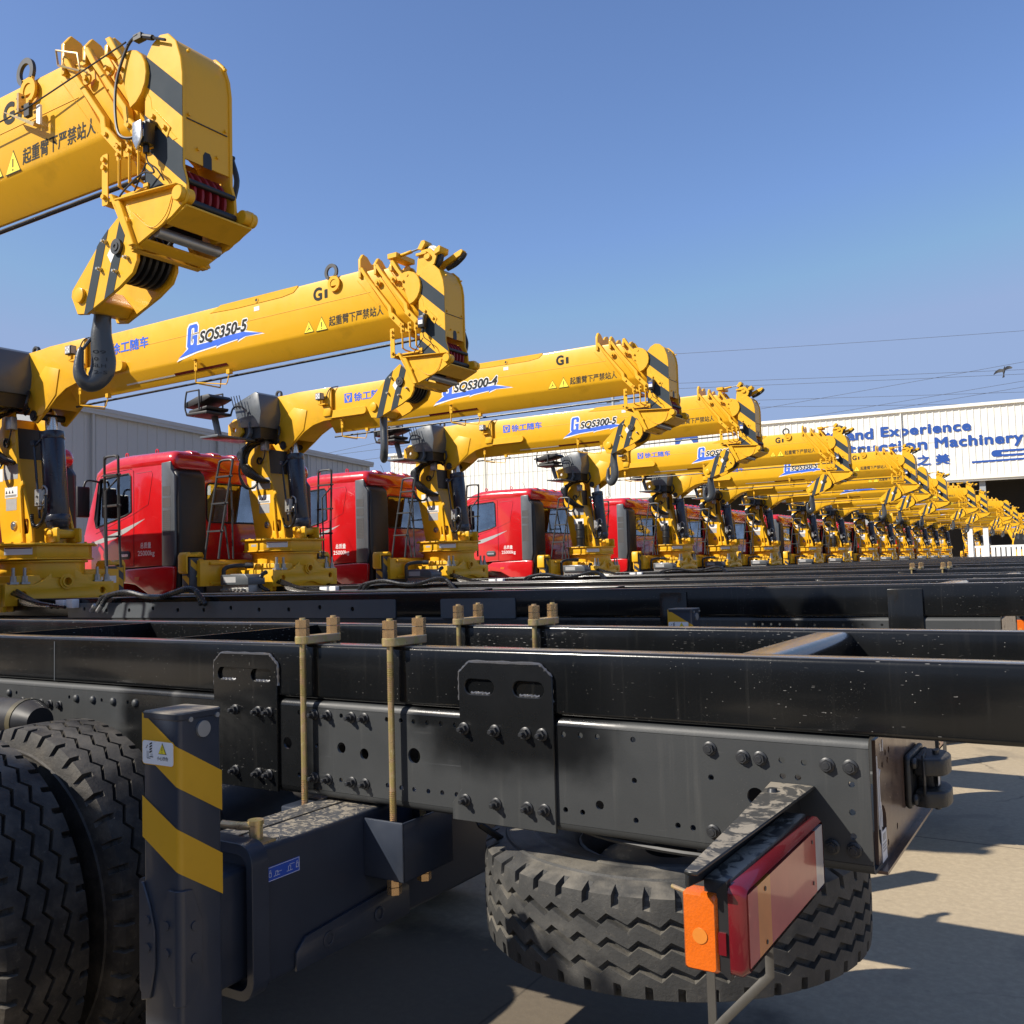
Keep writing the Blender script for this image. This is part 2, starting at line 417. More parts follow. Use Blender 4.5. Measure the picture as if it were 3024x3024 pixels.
def concrete():
    m, nt, b, oc = base_mat('concrete_yard'); L = nt.links.new
    c = mix(nt, noise(nt, oc, .7, 6, .6), (.41,.33,.215), (.53,.435,.295))
    f = noise(nt, oc, 30, 6, .7)
    c = mix(nt, ramp(nt, f, .35, .75), mix(nt, .5, c, (.30,.24,.165)), c)
    st = ramp(nt, noise(nt, oc, 1.6, 5, .6, .6), .56, .68)
    c = mix(nt, mth(nt, 'MULTIPLY', st, .35), c, (.19,.16,.125))
    sp = nt.nodes.new('ShaderNodeSeparateXYZ'); L(oc, sp.inputs[0])
    wob = mth(nt, 'MULTIPLY', noise(nt, oc, 2.5, 4), .03)
    def joint(axis, period, phase, w):
        t = mth(nt, 'ADD', mth(nt, 'ADD', sp.outputs[axis], phase), wob)
        t = mth(nt, 'ABSOLUTE', mth(nt, 'SUBTRACT', mth(nt, 'FRACT', mth(nt, 'DIVIDE', t, period)), .5))
        return ramp(nt, t, .5*w/period*2, 0)
    vc = nt.nodes.new('ShaderNodeTexVoronoi'); vc.feature = 'DISTANCE_TO_EDGE'; vc.inputs['Scale'].default_value = .42
    va = nt.nodes.new('ShaderNodeVectorMath'); va.operation = 'MULTIPLY_ADD'; va.inputs[1].default_value = (.35, .35, .35)
    tn = nt.nodes.new('ShaderNodeTexNoise'); tn.inputs['Scale'].default_value = 3; tn.inputs['Detail'].default_value = 5; L(oc, tn.inputs['Vector'])
    L(tn.outputs['Color'], va.inputs[0]); L(oc, va.inputs[2]); L(va.outputs[0], vc.inputs['Vector'])
    cr = mth(nt, 'MULTIPLY', ramp(nt, vc.outputs['Distance'], .006, .001), ramp(nt, noise(nt, oc, .5, 2), .5, .6))
    c = mix(nt, mth(nt, 'MULTIPLY', cr, .6), c, (.09,.075,.06))
    # oil and water stain under the first truck's tail, with shade painted into it
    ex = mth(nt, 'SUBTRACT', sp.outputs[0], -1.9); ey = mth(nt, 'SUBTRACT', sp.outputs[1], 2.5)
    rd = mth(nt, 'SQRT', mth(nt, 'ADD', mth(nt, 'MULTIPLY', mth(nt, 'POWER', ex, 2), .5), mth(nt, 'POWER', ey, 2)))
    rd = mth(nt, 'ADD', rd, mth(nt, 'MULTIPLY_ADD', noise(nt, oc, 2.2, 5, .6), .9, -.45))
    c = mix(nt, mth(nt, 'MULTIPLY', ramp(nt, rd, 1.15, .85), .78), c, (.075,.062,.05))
    sm = ramp(nt, noise(nt, oc, 9, 5, .7), .60, .72)
    c = mix(nt, mth(nt, 'MULTIPLY', sm, .28), c, (.20,.165,.125))
    # joints lie where the fraction is one half
    j = mth(nt, 'MAXIMUM', joint(1, 4.5, 2.25-5.76, .012), joint(0, 4.5, 2.25+1.9, .010))
    c = mix(nt, mth(nt, 'MULTIPLY', j, .75), c, (.07,.058,.045))
    L(c, b.inputs['Base Color']); b.inputs['Roughness'].default_value = .82; b.inputs['Specular IOR Level'].default_value = .3
    bp = nt.nodes.new('ShaderNodeBump'); bp.inputs['Strength'].default_value = .35; bp.inputs['Distance'].default_value = .006
    L(f, bp.inputs['Height']); L(bp.outputs[0], b.inputs['Normal'])
    return m
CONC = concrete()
# ------------------------------------------------------------------ tyres
def tyre_geo(pitches=44, fine=True, gw=1.2):
    """axis along y, centre at origin; zigzag tread grooves and notched shoulders"""
    g = G(); R = .545
    cols = []   # (y, radius, groove, zig weight, notch weight)
    def c(y, r, gr=0, zw=0, nt=0): cols.append((y, r, gr, zw, nt))
    for y, r in ((-.095, .262), (-.118, .285), (-.135, .33)): c(y, r)
    for rr in (.385, .391, .397, .403): c(-.1445 - (.003 if rr in (.391, .397) else 0), rr)
    c(-.146, .43); c(-.142, .470); c(-.1445, .474); c(-.1445, .478); c(-.139, .482)
    c(-.132, .505); c(-.127, .518, 0, 0, .9); c(-.122, .530, 0, 0, 1.); c(-.117, .5395, 0, 0, 1.); c(-.104, .541, 0, .1, 1.); c(-.094, .542, 0, .2, .9); c(-.088, .5425, 0, .35, 0)
    for y0 in (-.055, 0, .055):
        for dy, gr in ((-.0075, 0), (-.0055, 1), (.0055, 1), (.0075, 0)):
            c(y0+dy*gw, .5435+(.0015 if y0 == 0 else 0), gr, 1, 0)
        if y0 < .05: c(y0+.0275, .5445, 0, 1, 0)
    n = len(cols)
    half = [q for q in cols if q[0] < -.08]
    for q in reversed(half): cols.append((-q[0],) + q[1:])
    P = [0, .12, .24, .27, .31, .38, .45, .49, .52, .60, .68, .80, .9] if fine else [0, .25, .29, .5, .54, .68, .8]
    vs = []; m = len(cols); nt = len(P)*pitches
    for k in range(pitches):
        for p in P:
            th = (k+p)*2*PI/pitches
            zig = -.011 + .022*p/.68 if p < .68 else .011 - .022*(p-.68)/.32
            for y, r, gr, zw, nw in cols:
                pp = p if y < 0 else (p+.0) % 1
                no = 1.0 if .28 < pp < .50 else 0.0
                dep = .018*gr*(0.35 if .62 < p < .75 and False else 1)
                rr = r - dep - .017*nw*no*(1 if abs(y) < .125 else .5)
                yy = y + zig*zw
                if nw and no and abs(y) > .115: yy = yy - math.copysign(.010*nw, yy)
                vs.append((rr*math.cos(th), yy, rr*math.sin(th)))
    fs = []
    for i in range(nt):
        j = (i+1) % nt
        for q in range(m-1):
            fs.append((i*m+q, j*m+q, j*m+q+1, i*m+q+1))
    g.add(vs, fs)
    return g
def rim_geo():
    g = G()
    prof = [(-.095, .262), (-.105, .268), (-.11, .262), (-.08, .245), (.02, .235), (.06, .20), (.075, .15), (.075, .075), (.02, .07), (.02, .02)]
    n = 28; vs = []
    for y, r in prof:
        for i in range(n): vs.append((r*math.cos(i*2*PI/n), y, r*math.sin(i*2*PI/n)))
    fs = [(a*n+i, a*n+(i+1) % n, (a+1)*n+(i+1) % n, (a+1)*n+i) for a in range(len(prof)-1) for i in range(n)]
    g.add(vs, fs)
    prof2 = [(.095, .262), (.105, .268), (.11, .262), (.08, .245), (.02, .235)]
    vs = []
    for y, r in prof2:
        for i in range(n): vs.append((r*math.cos(i*2*PI/n), y, r*math.sin(i*2*PI/n)))
    fs = [(a*n+i, a*n+(i+1) % n, (a+1)*n+(i+1) % n, (a+1)*n+i) for a in range(len(prof2)-1) for i in range(n)]
    g.add(vs, fs)
    for i in range(10):
        t = i*2*PI/10; g.nut((.17*math.cos(t), .06, .17*math.sin(t)), (0, -1, 0), .016, .035)
    return g
_ty = build(tyre_geo(44, True, .8), 'tyre', RUB); _tyS = build(tyre_geo(), 'tyre', RUBS); _tyB = build(tyre_geo(40, False), 'tyre', RUB)
_rim = build(rim_geo(), 'rim', DGR)
ME_T, ME_TS, ME_TB, ME_R = _ty.data, _tyS.data, _tyB.data, _rim.data
for o in (_ty, _tyS, _tyB, _rim): bpy.data.objects.remove(o)
for me in (ME_T, ME_TS, ME_TB):
    me.set_sharp_from_angle(angle=math.radians(28))

# ------------------------------------------------------------------ prototype truck (its rear stands at x = -0.46; x grows to the rear)
TRUCK = empty('crane_truck', (ORG.x, 0, 0), '', 'truck', 'crane trucks parked side by side in one long row')
def part(g, name, mats, parent=None, kind='', lod=0, **kw):
    ob = build(g, name, mats, parent or TRUCK, off=ORG, **kw)
    if kind: ob['_k'] = kind
    if lod: ob['_lod'] = lod
    return ob
WY = .478            # half width over the frame webs
ZT, ZM, ZB = -.220, -.388, -.681   # rail top, joint between the two frames, frame bottom

# --- chassis rails (lower, grey) and crane sub-frame rails (upper, black)
bigH = [(-2.188, -.527, .018), (-1.965, -.525, .0165), (-1.876, -.536, .0165), (-1.691, -.526, .022), (-1.356, -.527, .0235), (-1.107, -.60, .0115), (-.708, -.537, .020)]
smallH = [(-1.964,-.43),(-1.969,-.62),(-2.137,-.43),(-2.14,-.62),(-1.789,-.43),(-1.79,-.618),(-1.737,-.43),(-1.74,-.62),(-2.065,-.525),(-1.691,-.43),(-1.642,-.43),(-1.594,-.43),(-1.546,-.43),
 (-1.453,-.433),(-1.356,-.433),(-1.205,-.432),(-1.156,-.431),(-1.108,-.431),(-1.693,-.62),(-1.643,-.62),(-1.595,-.619),(-1.546,-.619),(-1.453,-.622),(-1.356,-.624),(-1.205,-.622),(-1.156,-.623),(-1.503,-.547),
 (-.645,-.45),(-.595,-.451),(-.644,-.485),(-.61,-.485),(-.495,-.489),(-.813,-.504),(-.496,-.549),(-.496,-.60),(-.862,-.626),(-1.01,-.53),(-1.009,-.626),(-2.447,-.623),(-2.347,-.625),
 (-3.669,-.442),(-3.322,-.442),(-3.125,-.443),(-2.975,-.443),(-1.01,-.431),(-.90,-.625)]
holes = [circ(x, z, r, 18) for x, z, r in bigH] + [circ(x, z, .0072, 10) for x, z in smallH]
def rail(side):
    s = 1 if side < 0 else -1
    g = G()
    yo = -WY*s; yi = yo + .008*s
    g.prism([(-9.5, ZB+.024), (-.457, ZB+.024), (-.457, ZM-.024), (-9.5, ZM-.024)], 'y', yo, yi, holes if side < 0 else ())
    for zc, d in ((ZM, -1), (ZB, 1)):
        out = []; inn = []
        for i in range(6):
            t = math.radians(90*i/5)
            out.append((yo + s*(.022 - .022*math.cos(t)), zc + d*(.024 - .022*math.sin(t) - .001)))
            inn.append((yo + s*(.022 - .014*math.cos(t)), zc + d*(.024 - .014*math.sin(t) - .001)))
        prof = out + [(yo + s*.09, zc + d*.001), (yo + s*.09, zc + d*.009)] + list(reversed(inn))
        g.prism(prof, 'x', -9.5, -.457)
    return g
part(rail(-1), 'chassis_rail', FRM); part(rail(1), 'chassis_rail', FRM)
for s in (-1, 1):
    g = G(); ya, yb = sorted((s*WY, s*(WY-.08)))
    g.prism(rrect(ya, yb, ZM+.002, ZT, .013, 5), 'x', -9.5, .75)
    part(g, 'subframe_rail', SUB, smooth=50)
# seam line welded on the near sub rail
g = G(); g.box(-3.417, -3.413, -WY-.0012, -WY+.001, ZM+.004, ZT-.016); part(g, 'weld_seam', GREY, lod=1)
# cross members
def cross(x0, x1, z0, z1, name, mat, b=.006, lod=0):
    g = G(); g.box(x0, x1, -WY+.078, WY-.078, z0, z1); part(g, name, mat, bevel=b, lod=lod)
g = G(); g.prism(rrect(-.795, -.67, -.375, -.226, .03, 5), 'y', -WY+.082, WY-.082); part(g, 'cross_member', SUB, smooth=50)
for x in (-4.02, -2.90): cross(x-.006, x+.006, ZM+.01, ZT-.006, 'cross_plate', SUB, 0)
for x in (-6.2, -7.6): cross(x-.05, x+.05, ZM+.01, ZT-.02, 'cross_member', SUB)
for x in (-1.25, -2.6, -4.3, -6): cross(x-.09, x+.09, ZB+.02, ZB+.16, 'chassis_cross_member', FRM, .01)

# --- hook plates with two slots that tie both frames together
def slotplate(x0, x1, wide):
    z = -.684
    if wide: prof = [(x0, -.285), (x0+.034, -.256), (x1-.034, -.256), (x1, -.288), (x1, z), (x0-.03, z), (x0-.03, -.64), (x0, -.60)]
    else: prof = [(x0, -.285), (x0+.034, -.256), (x1-.034, -.256), (x1, -.288), (x1, -.678), (x0, -.678)]
    hs = [slot(x0+.02, x0+.115, -.342, -.301), slot(x0+.175, x0+.27, -.342, -.301)]
    g = G(); g.prism(prof, 'y', -WY-.010, -WY-.0005, hs); return g
part(slotplate(-2.512, -2.222, False), 'slotted_tie_plate', SUB, bevel=.002, seg=1, lod=1); part(slotplate(-1.524, -1.228, True), 'slotted_tie_plate', FRM, bevel=.002, seg=1, lod=1)
for x0 in (-2.512, -1.524):   # weld beads
    g = G(); pts = [(x0-.001, -WY-.004, -.36), (x0, -WY-.005, -.284), (x0+.034, -WY-.006, -.2545), (x0+.256, -WY-.006, -.2545), (x0+.291, -WY-.005, -.285), (x0+.292, -WY-.004, -.36)]
    p2 = []
    for a, b in zip(pts[:-1], pts[1:]):
        for i in range(8):
            p = Vector(a).lerp(Vector(b), i/8); p2.append(p)
    g.tube(p2, [.0045+.0012*math.sin(i*2.3) for i in range(len(p2))], 6)
    for a in (.02, .175):
        q = [(x0+a+.018+.0595*i/9, -WY-.002-.002*math.sin(i*1.9), -.3395+.0015*math.cos(i*2.7)) for i in range(10)]
        g.tube(q, .0042, 6)
    part(g, 'weld_bead', WELD, lod=1)
for a in (-.975, -2.25):
    g = G(); g.box(a, a+.17, -WY-.011, -WY-.0005, -.63, -.245); part(g, 'tie_plate', SUB, bevel=.003, kind='rowonly')
for a, b in ((-8.1, -4.25), (-3.855, -3.257)):
    g = G(); g.prism(rrect(a, b, -.40, -.268, .012), 'y', -WY-.009, -WY-.0005, [circ(a+.25+i*.32, -.335+(.015 if i % 3 == 0 else 0), .018, 12) for i in range(int((b-a-.3)/.32))])
    part(g, 'drilled_side_plate', GREY, kind='rowonly')

# --- bolts on the near web
def bolt_geo(stud):
    g = G(); g.cyl((0, 0, 0), (0, -.0035, 0), .0165, n=18); g.cyl((0, -.0035, 0), (0, -.006, 0), .0165, .012, n=18)
    g.nut((0, -.0035, 0), (0, -1, 0), .0128, .0125 if stud else .010)
    if stud: g.cyl((0, -.015, 0), (0, -.029, 0), .0066, n=10); g.cyl((0, -.029, 0), (0, -.031, 0), .0066, .005, n=10)
    else: g.cyl((0, -.0135, 0), (0, -.0155, 0), .0085, .0072, n=12)
    return g
_b1 = build(bolt_geo(True), 'bolt', BOLTM); _b2 = build(bolt_geo(False), 'bolt', BOLTM)
g = G(); g.loft([[(r*math.cos(i*PI/6), -y, r*math.sin(i*PI/6)) for i in range(12)] for y, r in ((0, .0155), (.004, .015), (.008, .012), (.0105, .007), (.0115, .001))]); _b3 = build(g, 'rivet', FRM)
def put(mesh, name, x, z, y=-WY, rot=0):
    o = bpy.data.objects.new(name, mesh); COL.objects.link(o); o.parent = TRUCK; o.location = Vector((x, y, z)) - ORG
    o.rotation_euler = (0, rot, 0); o['_lod'] = 1
studs = [(-2.071,-.432),(-2.017,-.432),(-1.923,-.432),(-1.872,-.432),(-2.073,-.622),(-2.019,-.622),(-1.924,-.622),(-1.873,-.622)]
studs2 = [(-1.508,-.435),(-1.408,-.435),(-1.312,-.435),(-1.262,-.435),(-1.508,-.627),(-1.409,-.627),(-1.312,-.627),(-1.26,-.627),(-2.41,-.435),(-2.305,-.435),(-2.256,-.435),(-2.41,-.628),(-2.306,-.628),(-2.258,-.628)]
hexs = [(-.813,-.437),(-.734,-.45),(-.694,-.45),(-.545,-.452),(-.496,-.452),(-.812,-.628),(-.495,-.628),(-.541,-.627),(-3.626,-.472),(-3.563,-.472),(-3.502,-.473),(-3.443,-.474),(-3.383,-.475)]
for i, (x, z) in enumerate(studs): put(_b1.data, 'bolt', x, z, rot=i*.7)
for i, (x, z) in enumerate(studs2): put(_b1.data, 'bolt', x, z, -WY-.010, rot=i*.9)
for i, (x, z) in enumerate(hexs): put(_b2.data, 'bolt', x, z, rot=i*1.1)
for x in (-3.717, -3.276, -3.175, -3.056, -2.931): put(_b3.data, 'rivet', x, -.444)
for o in (_b1, _b2, _b3): bpy.data.objects.remove(o)

# --- clamping bolts (zinc) that hold the rear outrigger to the rails
for s, x in ((-1, -2.09), (-1, -1.748), (1, -2.13), (1, -1.79)):
    ya, yb = (-WY-.028, -WY+.108)
    if s > 0: ya, yb = (WY-.108, WY+.028)
    g = G(); g.prism(rrect(x-.024, x+.024, ya-.022, yb+.022, .0235, 6), 'z', ZT+.003, ZT+.027)
    pl = part(g, 'clamp_plate', ZINC, bevel=.002, seg=1); pl['_v'] = 'clamp'
    for y in (ya, yb):
        g = G(); zz = -.862 if x > -1.9 else -.80
        g.cyl((x, y, zz-.035), (x, y, ZT+.082), .0092, n=14)
        for z0, z1 in ((ZT-.04, -.375), (-.625, -.72)):
            k = int(abs(z1-z0)/.005)
            for i in range(k):
                z = z0 + (z1-z0)*i/k; g.cyl((x, y, z), (x, y, z-.0028), .0108, .0090, n=10, caps=False)
        part(g, 'threaded_rod', ZINC).parent = pl
        for z in (ZT+.027, ZT+.053):
            g = G(); g.nut((x, y, z), (0, 0, 1), .021, .023); part(g, 'nut', ZINCN, lod=3, smooth=20).parent = pl
        for z in (zz-.022, zz):
            g = G(); g.nut((x, y, z-.004), (0, 0, -1), .021, .020); part(g, 'nut', ZINCN, lod=2, smooth=20).parent = pl

# --- rear outrigger: transverse box beam, saddle, end collar, jack leg with hazard tape
g = G(); g.prism(rrect(-2.08, -1.846, -1.035, -.69, .014, 3), 'y', -.925, .925, ()); part(g, 'outrigger_beam', DTOP, smooth=50)
g = G(); g.box(-1.985, -1.980, -.93, .9, -.6895, -.6875); part(g, 'beam_seam', BLK, lod=2)
for s in (-1, 1):
    g = G(); ya, yb = sorted((s*.90, s*.955))
    g.prism(rrect(-2.10, -1.828, -1.055, -.672, .05, 5), 'y', ya, yb, [rrect(-2.075, -1.85, -1.03, -.70, .03, 5)]); part(g, 'end_collar', NAVY, bevel=.003, seg=1)
    g = G(); ya, yb = sorted((s*.90, s*1.11))
    g.prism(rrect(-2.055, -1.875, -1.01, -.735, .012, 3), 'y', ya, yb); part(g, 'sliding_beam', NAVY)
    # saddle for the clamping bolts
    g = G(); ya, yb = sorted((s*(WY+.045), s*(WY-.19)))
    g.box(-1.8455, -1.70, ya, ya+.008, -.87, -.705); g.box(-1.708, -1.70, ya, yb, -.87, -.705); g.box(-1.8455, -1.70, yb-.008, yb, -.87, -.705); g.box(-1.8455, -1.70, ya, yb, -.87, -.862)
    part(g, 'saddle', NAVY, bevel=.004)
    g = G(); ya, yb = sorted((s*(WY+.05), s*(WY-.2))); g.box(-2.17, -2.0805, ya, yb, -.80, -.705); part(g, 'saddle', NAVY, bevel=.006)
g = G(); g.prism([(-.80, -1.033), (-.80, -.985), (-.765, -.955), (-.36, -.925), (-.33, -.95), (-.33, -1.033)], 'x', -1.8455, -1.836)
for y in (-.68, -.47): g.ring((-1.836, y, -.99), (1, 0, 0), .022, .013, .003, 14)
part(g, 'reinforcing_plate', NAVY, bevel=.003)
def leg(s):
    x0, x1 = -1.892, -1.765; y0, y1 = s*1.22, s*1.10
    ya, yb = sorted((y0, y1))
    g = G(); g.prism(rrect(x0, x1, ya, yb, .012, 4), 'z', -1.38, -.318); lg = part(g, 'jack_leg', NAVY, smooth=50)
    g = G(); g.prism(rrect(x0-.002, x1+.002, ya-.002, yb+.002, .013, 4), 'z', -.324, -.306); part(g, 'leg_cap', NAVYD, bevel=.003, seg=1).parent = lg
    g = G(); g.cyl((-1.83, (ya+yb)/2, -1.565), (-1.83, (ya+yb)/2, -1.535), .10, n=20); g.cyl((-1.83, (ya+yb)/2, -1.535), (-1.83, (ya+yb)/2, -1.37), .03, n=16); part(g, 'foot_pad', NAVY).parent = lg
    # hazard tape wrapped round the outer corner
    if s < 0:
        path = [(x0+.001, ya-.0012)] + [(x1-.012+.0132*math.cos(t), ya+.012+.0132*math.sin(t)) for t in [math.radians(-90+15*i) for i in range(7)]] + [(x1+.0012, yb-.0015)]
        tl = [0]
        for a, b in zip(path[:-1], path[1:]): tl.append(tl[-1] + math.dist(a, b))
        uc = tl[4]
        def zz(u, zl, zc, zr): return zl + (zc-zl)*u/uc if u <= uc else zc + (zr-zc)*(u-uc)/(tl[-1]-uc)
        for a, b in (((-.309, -.382, -.452), (-.398, -.471, -.543)), ((-.496, -.562, -.640), (-.588, -.656, -.732))):
            g = G(); vs = []
            for (x, y), u in zip(path, tl): vs += [(x, y, zz(u, *a)), (x, y, zz(u, *b))]
            g.add(vs, [(2*i, 2*i+2, 2*i+3, 2*i+1) for i in range(len(path)-1)])
            part(g, 'hazard_tape', STRIPE, smooth=60).parent = lg
        g = G(); g.cyl((x1-.001, -1.155, -.348), (x1+.006, -1.155, -.348), .0185, n=20); g.cyl((x1, -1.19, -.322), (x1+.005, -1.19, -.322), .006, n=8); g.cyl((x1, -1.115, -.322), (x1+.005, -1.115, -.322), .006, n=8)
        part(g, 'plug', GALV).parent = lg
        # pictogram sticker
        g = G(); g.prism(rrect(-1.889, -1.779, -.425, -.369, .008, 4), 'y', ya-.0022, ya-.0010); st = part(g, 'warning_sticker', STRIPE, lod=2)
        st.parent = lg
        g = G(); g.prism(rrect(-1.887, -1.781, -.423, -.371, .007, 4), 'y', ya-.0030, ya-.0020); part(g, 'sticker_face', WHITE, lod=2).parent = lg
        g = G(); yy = ya-.0036
        def tri(cx, cz, w, h, gg, y): gg.add([(cx-w/2, y, cz), (cx+w/2, y, cz), (cx, y, cz+h)], [(0, 1, 2)])
        for i in range(4):
            z = -.399+i*.006; g.add([(-1.862, yy, z), (-1.853, yy, z+.004), (-1.853, yy, z+.0075), (-1.862, yy, z+.0035)], [(0, 1, 2, 3)])
        for dx in (-.0015, 0, .0015):
            g.add([(-1.871+dx-.003, yy, -.388), (-1.871+dx-.002, yy, -.388), (-1.871-dx+.003, yy, -.381), (-1.871-dx+.002, yy, -.381)], [(0, 1, 2, 3)])
        g.box(-1.871, -1.8700, yy, yy+.0003, -.409, -.394); g.box(-1.866, -1.8655, yy, yy+.0003, -.409, -.394); g.box(-1.871, -1.859, yy, yy+.0003, -.411, -.4095); g.box(-1.857, -1.8565, yy, yy+.0003, -.406, -.399); g.box(-1.853, -1.8525, yy, yy+.0003, -.406, -.399); g.box(-1.862, -1.849, yy, yy+.0003, -.4075, -.406)
        tri(-1.817, -.3985, .028, .025, g, yy); put_text(g, text_geo('小心挤伤', 0, .008), (-1.836, yy, -.4125), (1, 0, 0), (0, 0, 1), w=.038, h=.009)
        part(g, 'sticker_print', DECD, lod=2).parent = lg
        g = G(); tri(-1.817, -.3973, .0245, .0215, g, ya-.0042); part(g, 'sticker_triangle', DECY, lod=2).parent = lg
        g = G(); g.box(-1.8178, -1.8162, ya-.0048, ya-.0045, -.391, -.3815); g.box(-1.8178, -1.8162, ya-.0048, ya-.0045, -.3955, -.3935); part(g, 'exclamation_mark', DECD, lod=2).parent = lg
        # bolted wear plates near the bottom of the leg
        pr = [(-1.797, -.693), (-1.826, -.764), (-1.822, -.857), (-1.778, -.940)]
        g = G(); g.prism(pr + [(-1.776, -.940), (-1.776, -.693)], 'y', ya-.006, ya+.001); g.prism([(-1.21, -.693), (-1.189, -.696), (-1.163, -.769), (-1.166, -.881), (-1.197, -.935), (-1.21, -.940)], 'x', x1-.001, x1+.006)
        g.cyl((-1.7755, ya+.0105, -.693), (-1.7755, ya+.0105, -.940), .0165, n=20)
        wp = part(g, 'wear_plate', NAVY, bevel=.002, seg=1, lod=2); wp.parent = lg
        g = G(); g.prism([(-1.893, -.688), (-1.885, -.688), (-1.862, -.735), (-1.845, -.79), (-1.845, -.87), (-1.862, -.94), (-1.893, -.95)], 'y', ya-.006, ya+.001); part(g, 'wear_plate', NAVY, bevel=.002, seg=1, lod=2).parent = lg
        g = G()
        for x, z in ((-1.802, -.77), (-1.802, -.83), (-1.868, -.77), (-1.868, -.83)): g.cyl((x, ya-.009, z), (x, ya-.005, z), .010, n=9)
        for y, z in ((-1.186, -.775), (-1.186, -.845)): g.cyl((x1+.005, y, z), (x1+.009, y, z), .010, n=9)
        part(g, 'plug_weld', NAVY, lod=2).parent = lg
leg(-1); leg(1)
# locking handle on the beam end, blue label, small valve
g = G(); g.cyl((-1.90, -.875, -.69), (-1.90, -.875, -.645), .018, n=16); g.cyl((-1.90, -.875, -.645), (-1.90, -.875, -.634), .021, n=16); g.box(-1.93, -1.86, -.905, -.845, -.69, -.684)
g.tube([(-1.90, -.875, -.650), (-1.925, -.905, -.646), (-1.975, -.92, -.643)], .0105, 10); hd = part(g, 'locking_handle', ZINC, lod=2)
g = G(); g.cyl((-1.925, -.902, -.684), (-1.925, -.902, -.672), .007, n=8); part(g, 'red_knob', LRED, lod=2).parent = hd
g = G(); g.prism([(-.893, -.782), (-.776, -.782), (-.776, -.745), (-.893, -.745)], 'x', -1.8462, -1.8450); bl = part(g, 'blue_instruction_label', BLUE, lod=2)
g = G(); X = -1.8450
def lab(y0, y1, z0, z1): g.box(X, X+.0006, y0, y1, z0, z1)
lab(-.8915, -.8905, -.780, -.747); lab(-.7785, -.7775, -.780, -.747); lab(-.8915, -.7775, -.7807, -.7797); lab(-.8915, -.7775, -.7475, -.7465)
for a in (-.884, -.789):
    lab(a, a+.008, -.771, -.770); lab(a, a+.008, -.761, -.760); lab(a, a+.0008, -.771, -.760); lab(a+.0072, a+.008, -.771, -.760); lab(a+.0015, a+.0022, -.760, -.754); lab(a+.0058, a+.0065, -.760, -.7565 if a > -.85 else -.754); lab(a+.0015, a+.0065, -.7546, -.754)
for a in (-.868, -.823):
    lab(a, a+.022, -.772, -.7712); lab(a+.006, a+.0068, -.771, -.760); lab(a+.014, a+.0148, -.771, -.760); lab(a+.006, a+.0148, -.7608, -.760); lab(a+.010, a+.028, -.757 if a > -.85 else -.764, -.7562 if a > -.85 else -.7632)
part(g, 'label_print', WHITE, lod=2).parent = bl

# --- wheels: dual rear wheels on two axles, front wheels, spare under the tail
def wheel(name, x, y, me, zc=-1.02, rot=0):
    o = bpy.data.objects.new(name, ME_R); COL.objects.link(o); o.parent = TRUCK; o.location = Vector((x, y, zc)) - ORG; o['_k'] = 'wheel'
    t = bpy.data.objects.new('tyre', me); COL.objects.link(t); t.parent = o; t.rotation_euler = (0, rot, 0)
    return o
for x in (-3.0, -4.35):
    for i, y in enumerate((-1.09, -.74, .74, 1.09)):
        wheel('wheel', x, y, ME_T if x > -4 and y < 0 else ME_TB, rot=.11*i+.05)
for y in (-1.02, 1.02): wheel('wheel', -11.15, y, ME_TB)
for x in (-3.0, -4.35):
    g = G(); g.cyl((x, -.9, -1.02), (x, .9, -1.02), .085, n=18); g.loft([[(x+.24*math.cos(i*PI/10)*q, y, -1.02+.24*math.sin(i*PI/10)*q) for i in range(20)] for y, q in ((-.3, .35), (-.18, .9), (0, 1), (.18, .9), (.3, .35))]); ax = part(g, 'axle', BLK); ax['_k'] = 'wheel'
g = G(); g.cyl((-11.15, -.9, -1.02), (-11.15, .9, -1.02), .07, n=12); part(g, 'axle', BLK)['_k'] = 'wheel'
for s in (-1, 1):
    g = G()
    for i in range(7): 
        h = .55 - i*.07; g.tube([(-3.68-h*1.1, s*.60, -.80-.02*i), (-3.68, s*.60, -.895-.02*i), (-3.68+h*1.1, s*.60, -.80-.02*i)], .012, 6, flat=((0, 1, 0), .045))
    g.box(-3.78, -3.58, s*.60-.06, s*.60+.06, -.90, -.70); part(g, 'leaf_spring', BLK)['_k'] = 'wheel'
sp = bpy.data.objects.new('spare_wheel', ME_R); COL.objects.link(sp); sp.parent = TRUCK; sp.location = Vector((-1.125, 0, -.912)) - ORG; sp.rotation_euler = (PI/2, .0, 0)
t = bpy.data.objects.new('tyre', ME_TS); COL.objects.link(t); t.parent = sp; t.rotation_euler = (0, .06, 0)
g = G(); g.cyl((-1.125, 0, -.80), (-1.125, 0, -.6), .04, n=12); g.box(-1.5, -.75, -.05, .05, -.66, -.60); g.tube([(-1.62, -.30, -.69), (-1.55, -.36, -.73), (-1.52, -.3, -.78)], .01, 6); part(g, 'spare_carrier', BLK)
g = G(); g.tube(spline([(-1.28, -.40, -.672), (-1.1, -.44, -.69), (-.85, -.45, -.695), (-.62, -.42, -.68)], 5), .008, 8); part(g, 'cable', BLK, lod=2)
# air tank above the near rear wheel
g = G(); g.cyl((-4.3, -.66, -.50), (-3.27, -.66, -.50), .075, n=24); g.cyl((-3.27, -.66, -.50), (-3.21, -.66, -.50), .075, .05, n=24); tk = part(g, 'air_tank', BLK, kind='near2')
g = G(); g.cyl((-3.30, -.66, -.50), (-3.272, -.66, -.50), .078, n=24); part(g, 'band', BAND).parent = tk
g = G(); g.prism(rrect(-3.25, -3.02, -.6, -.545, .01), 'y', -.56, -.495); part(g, 'bump_bracket', FRM, lod=1)

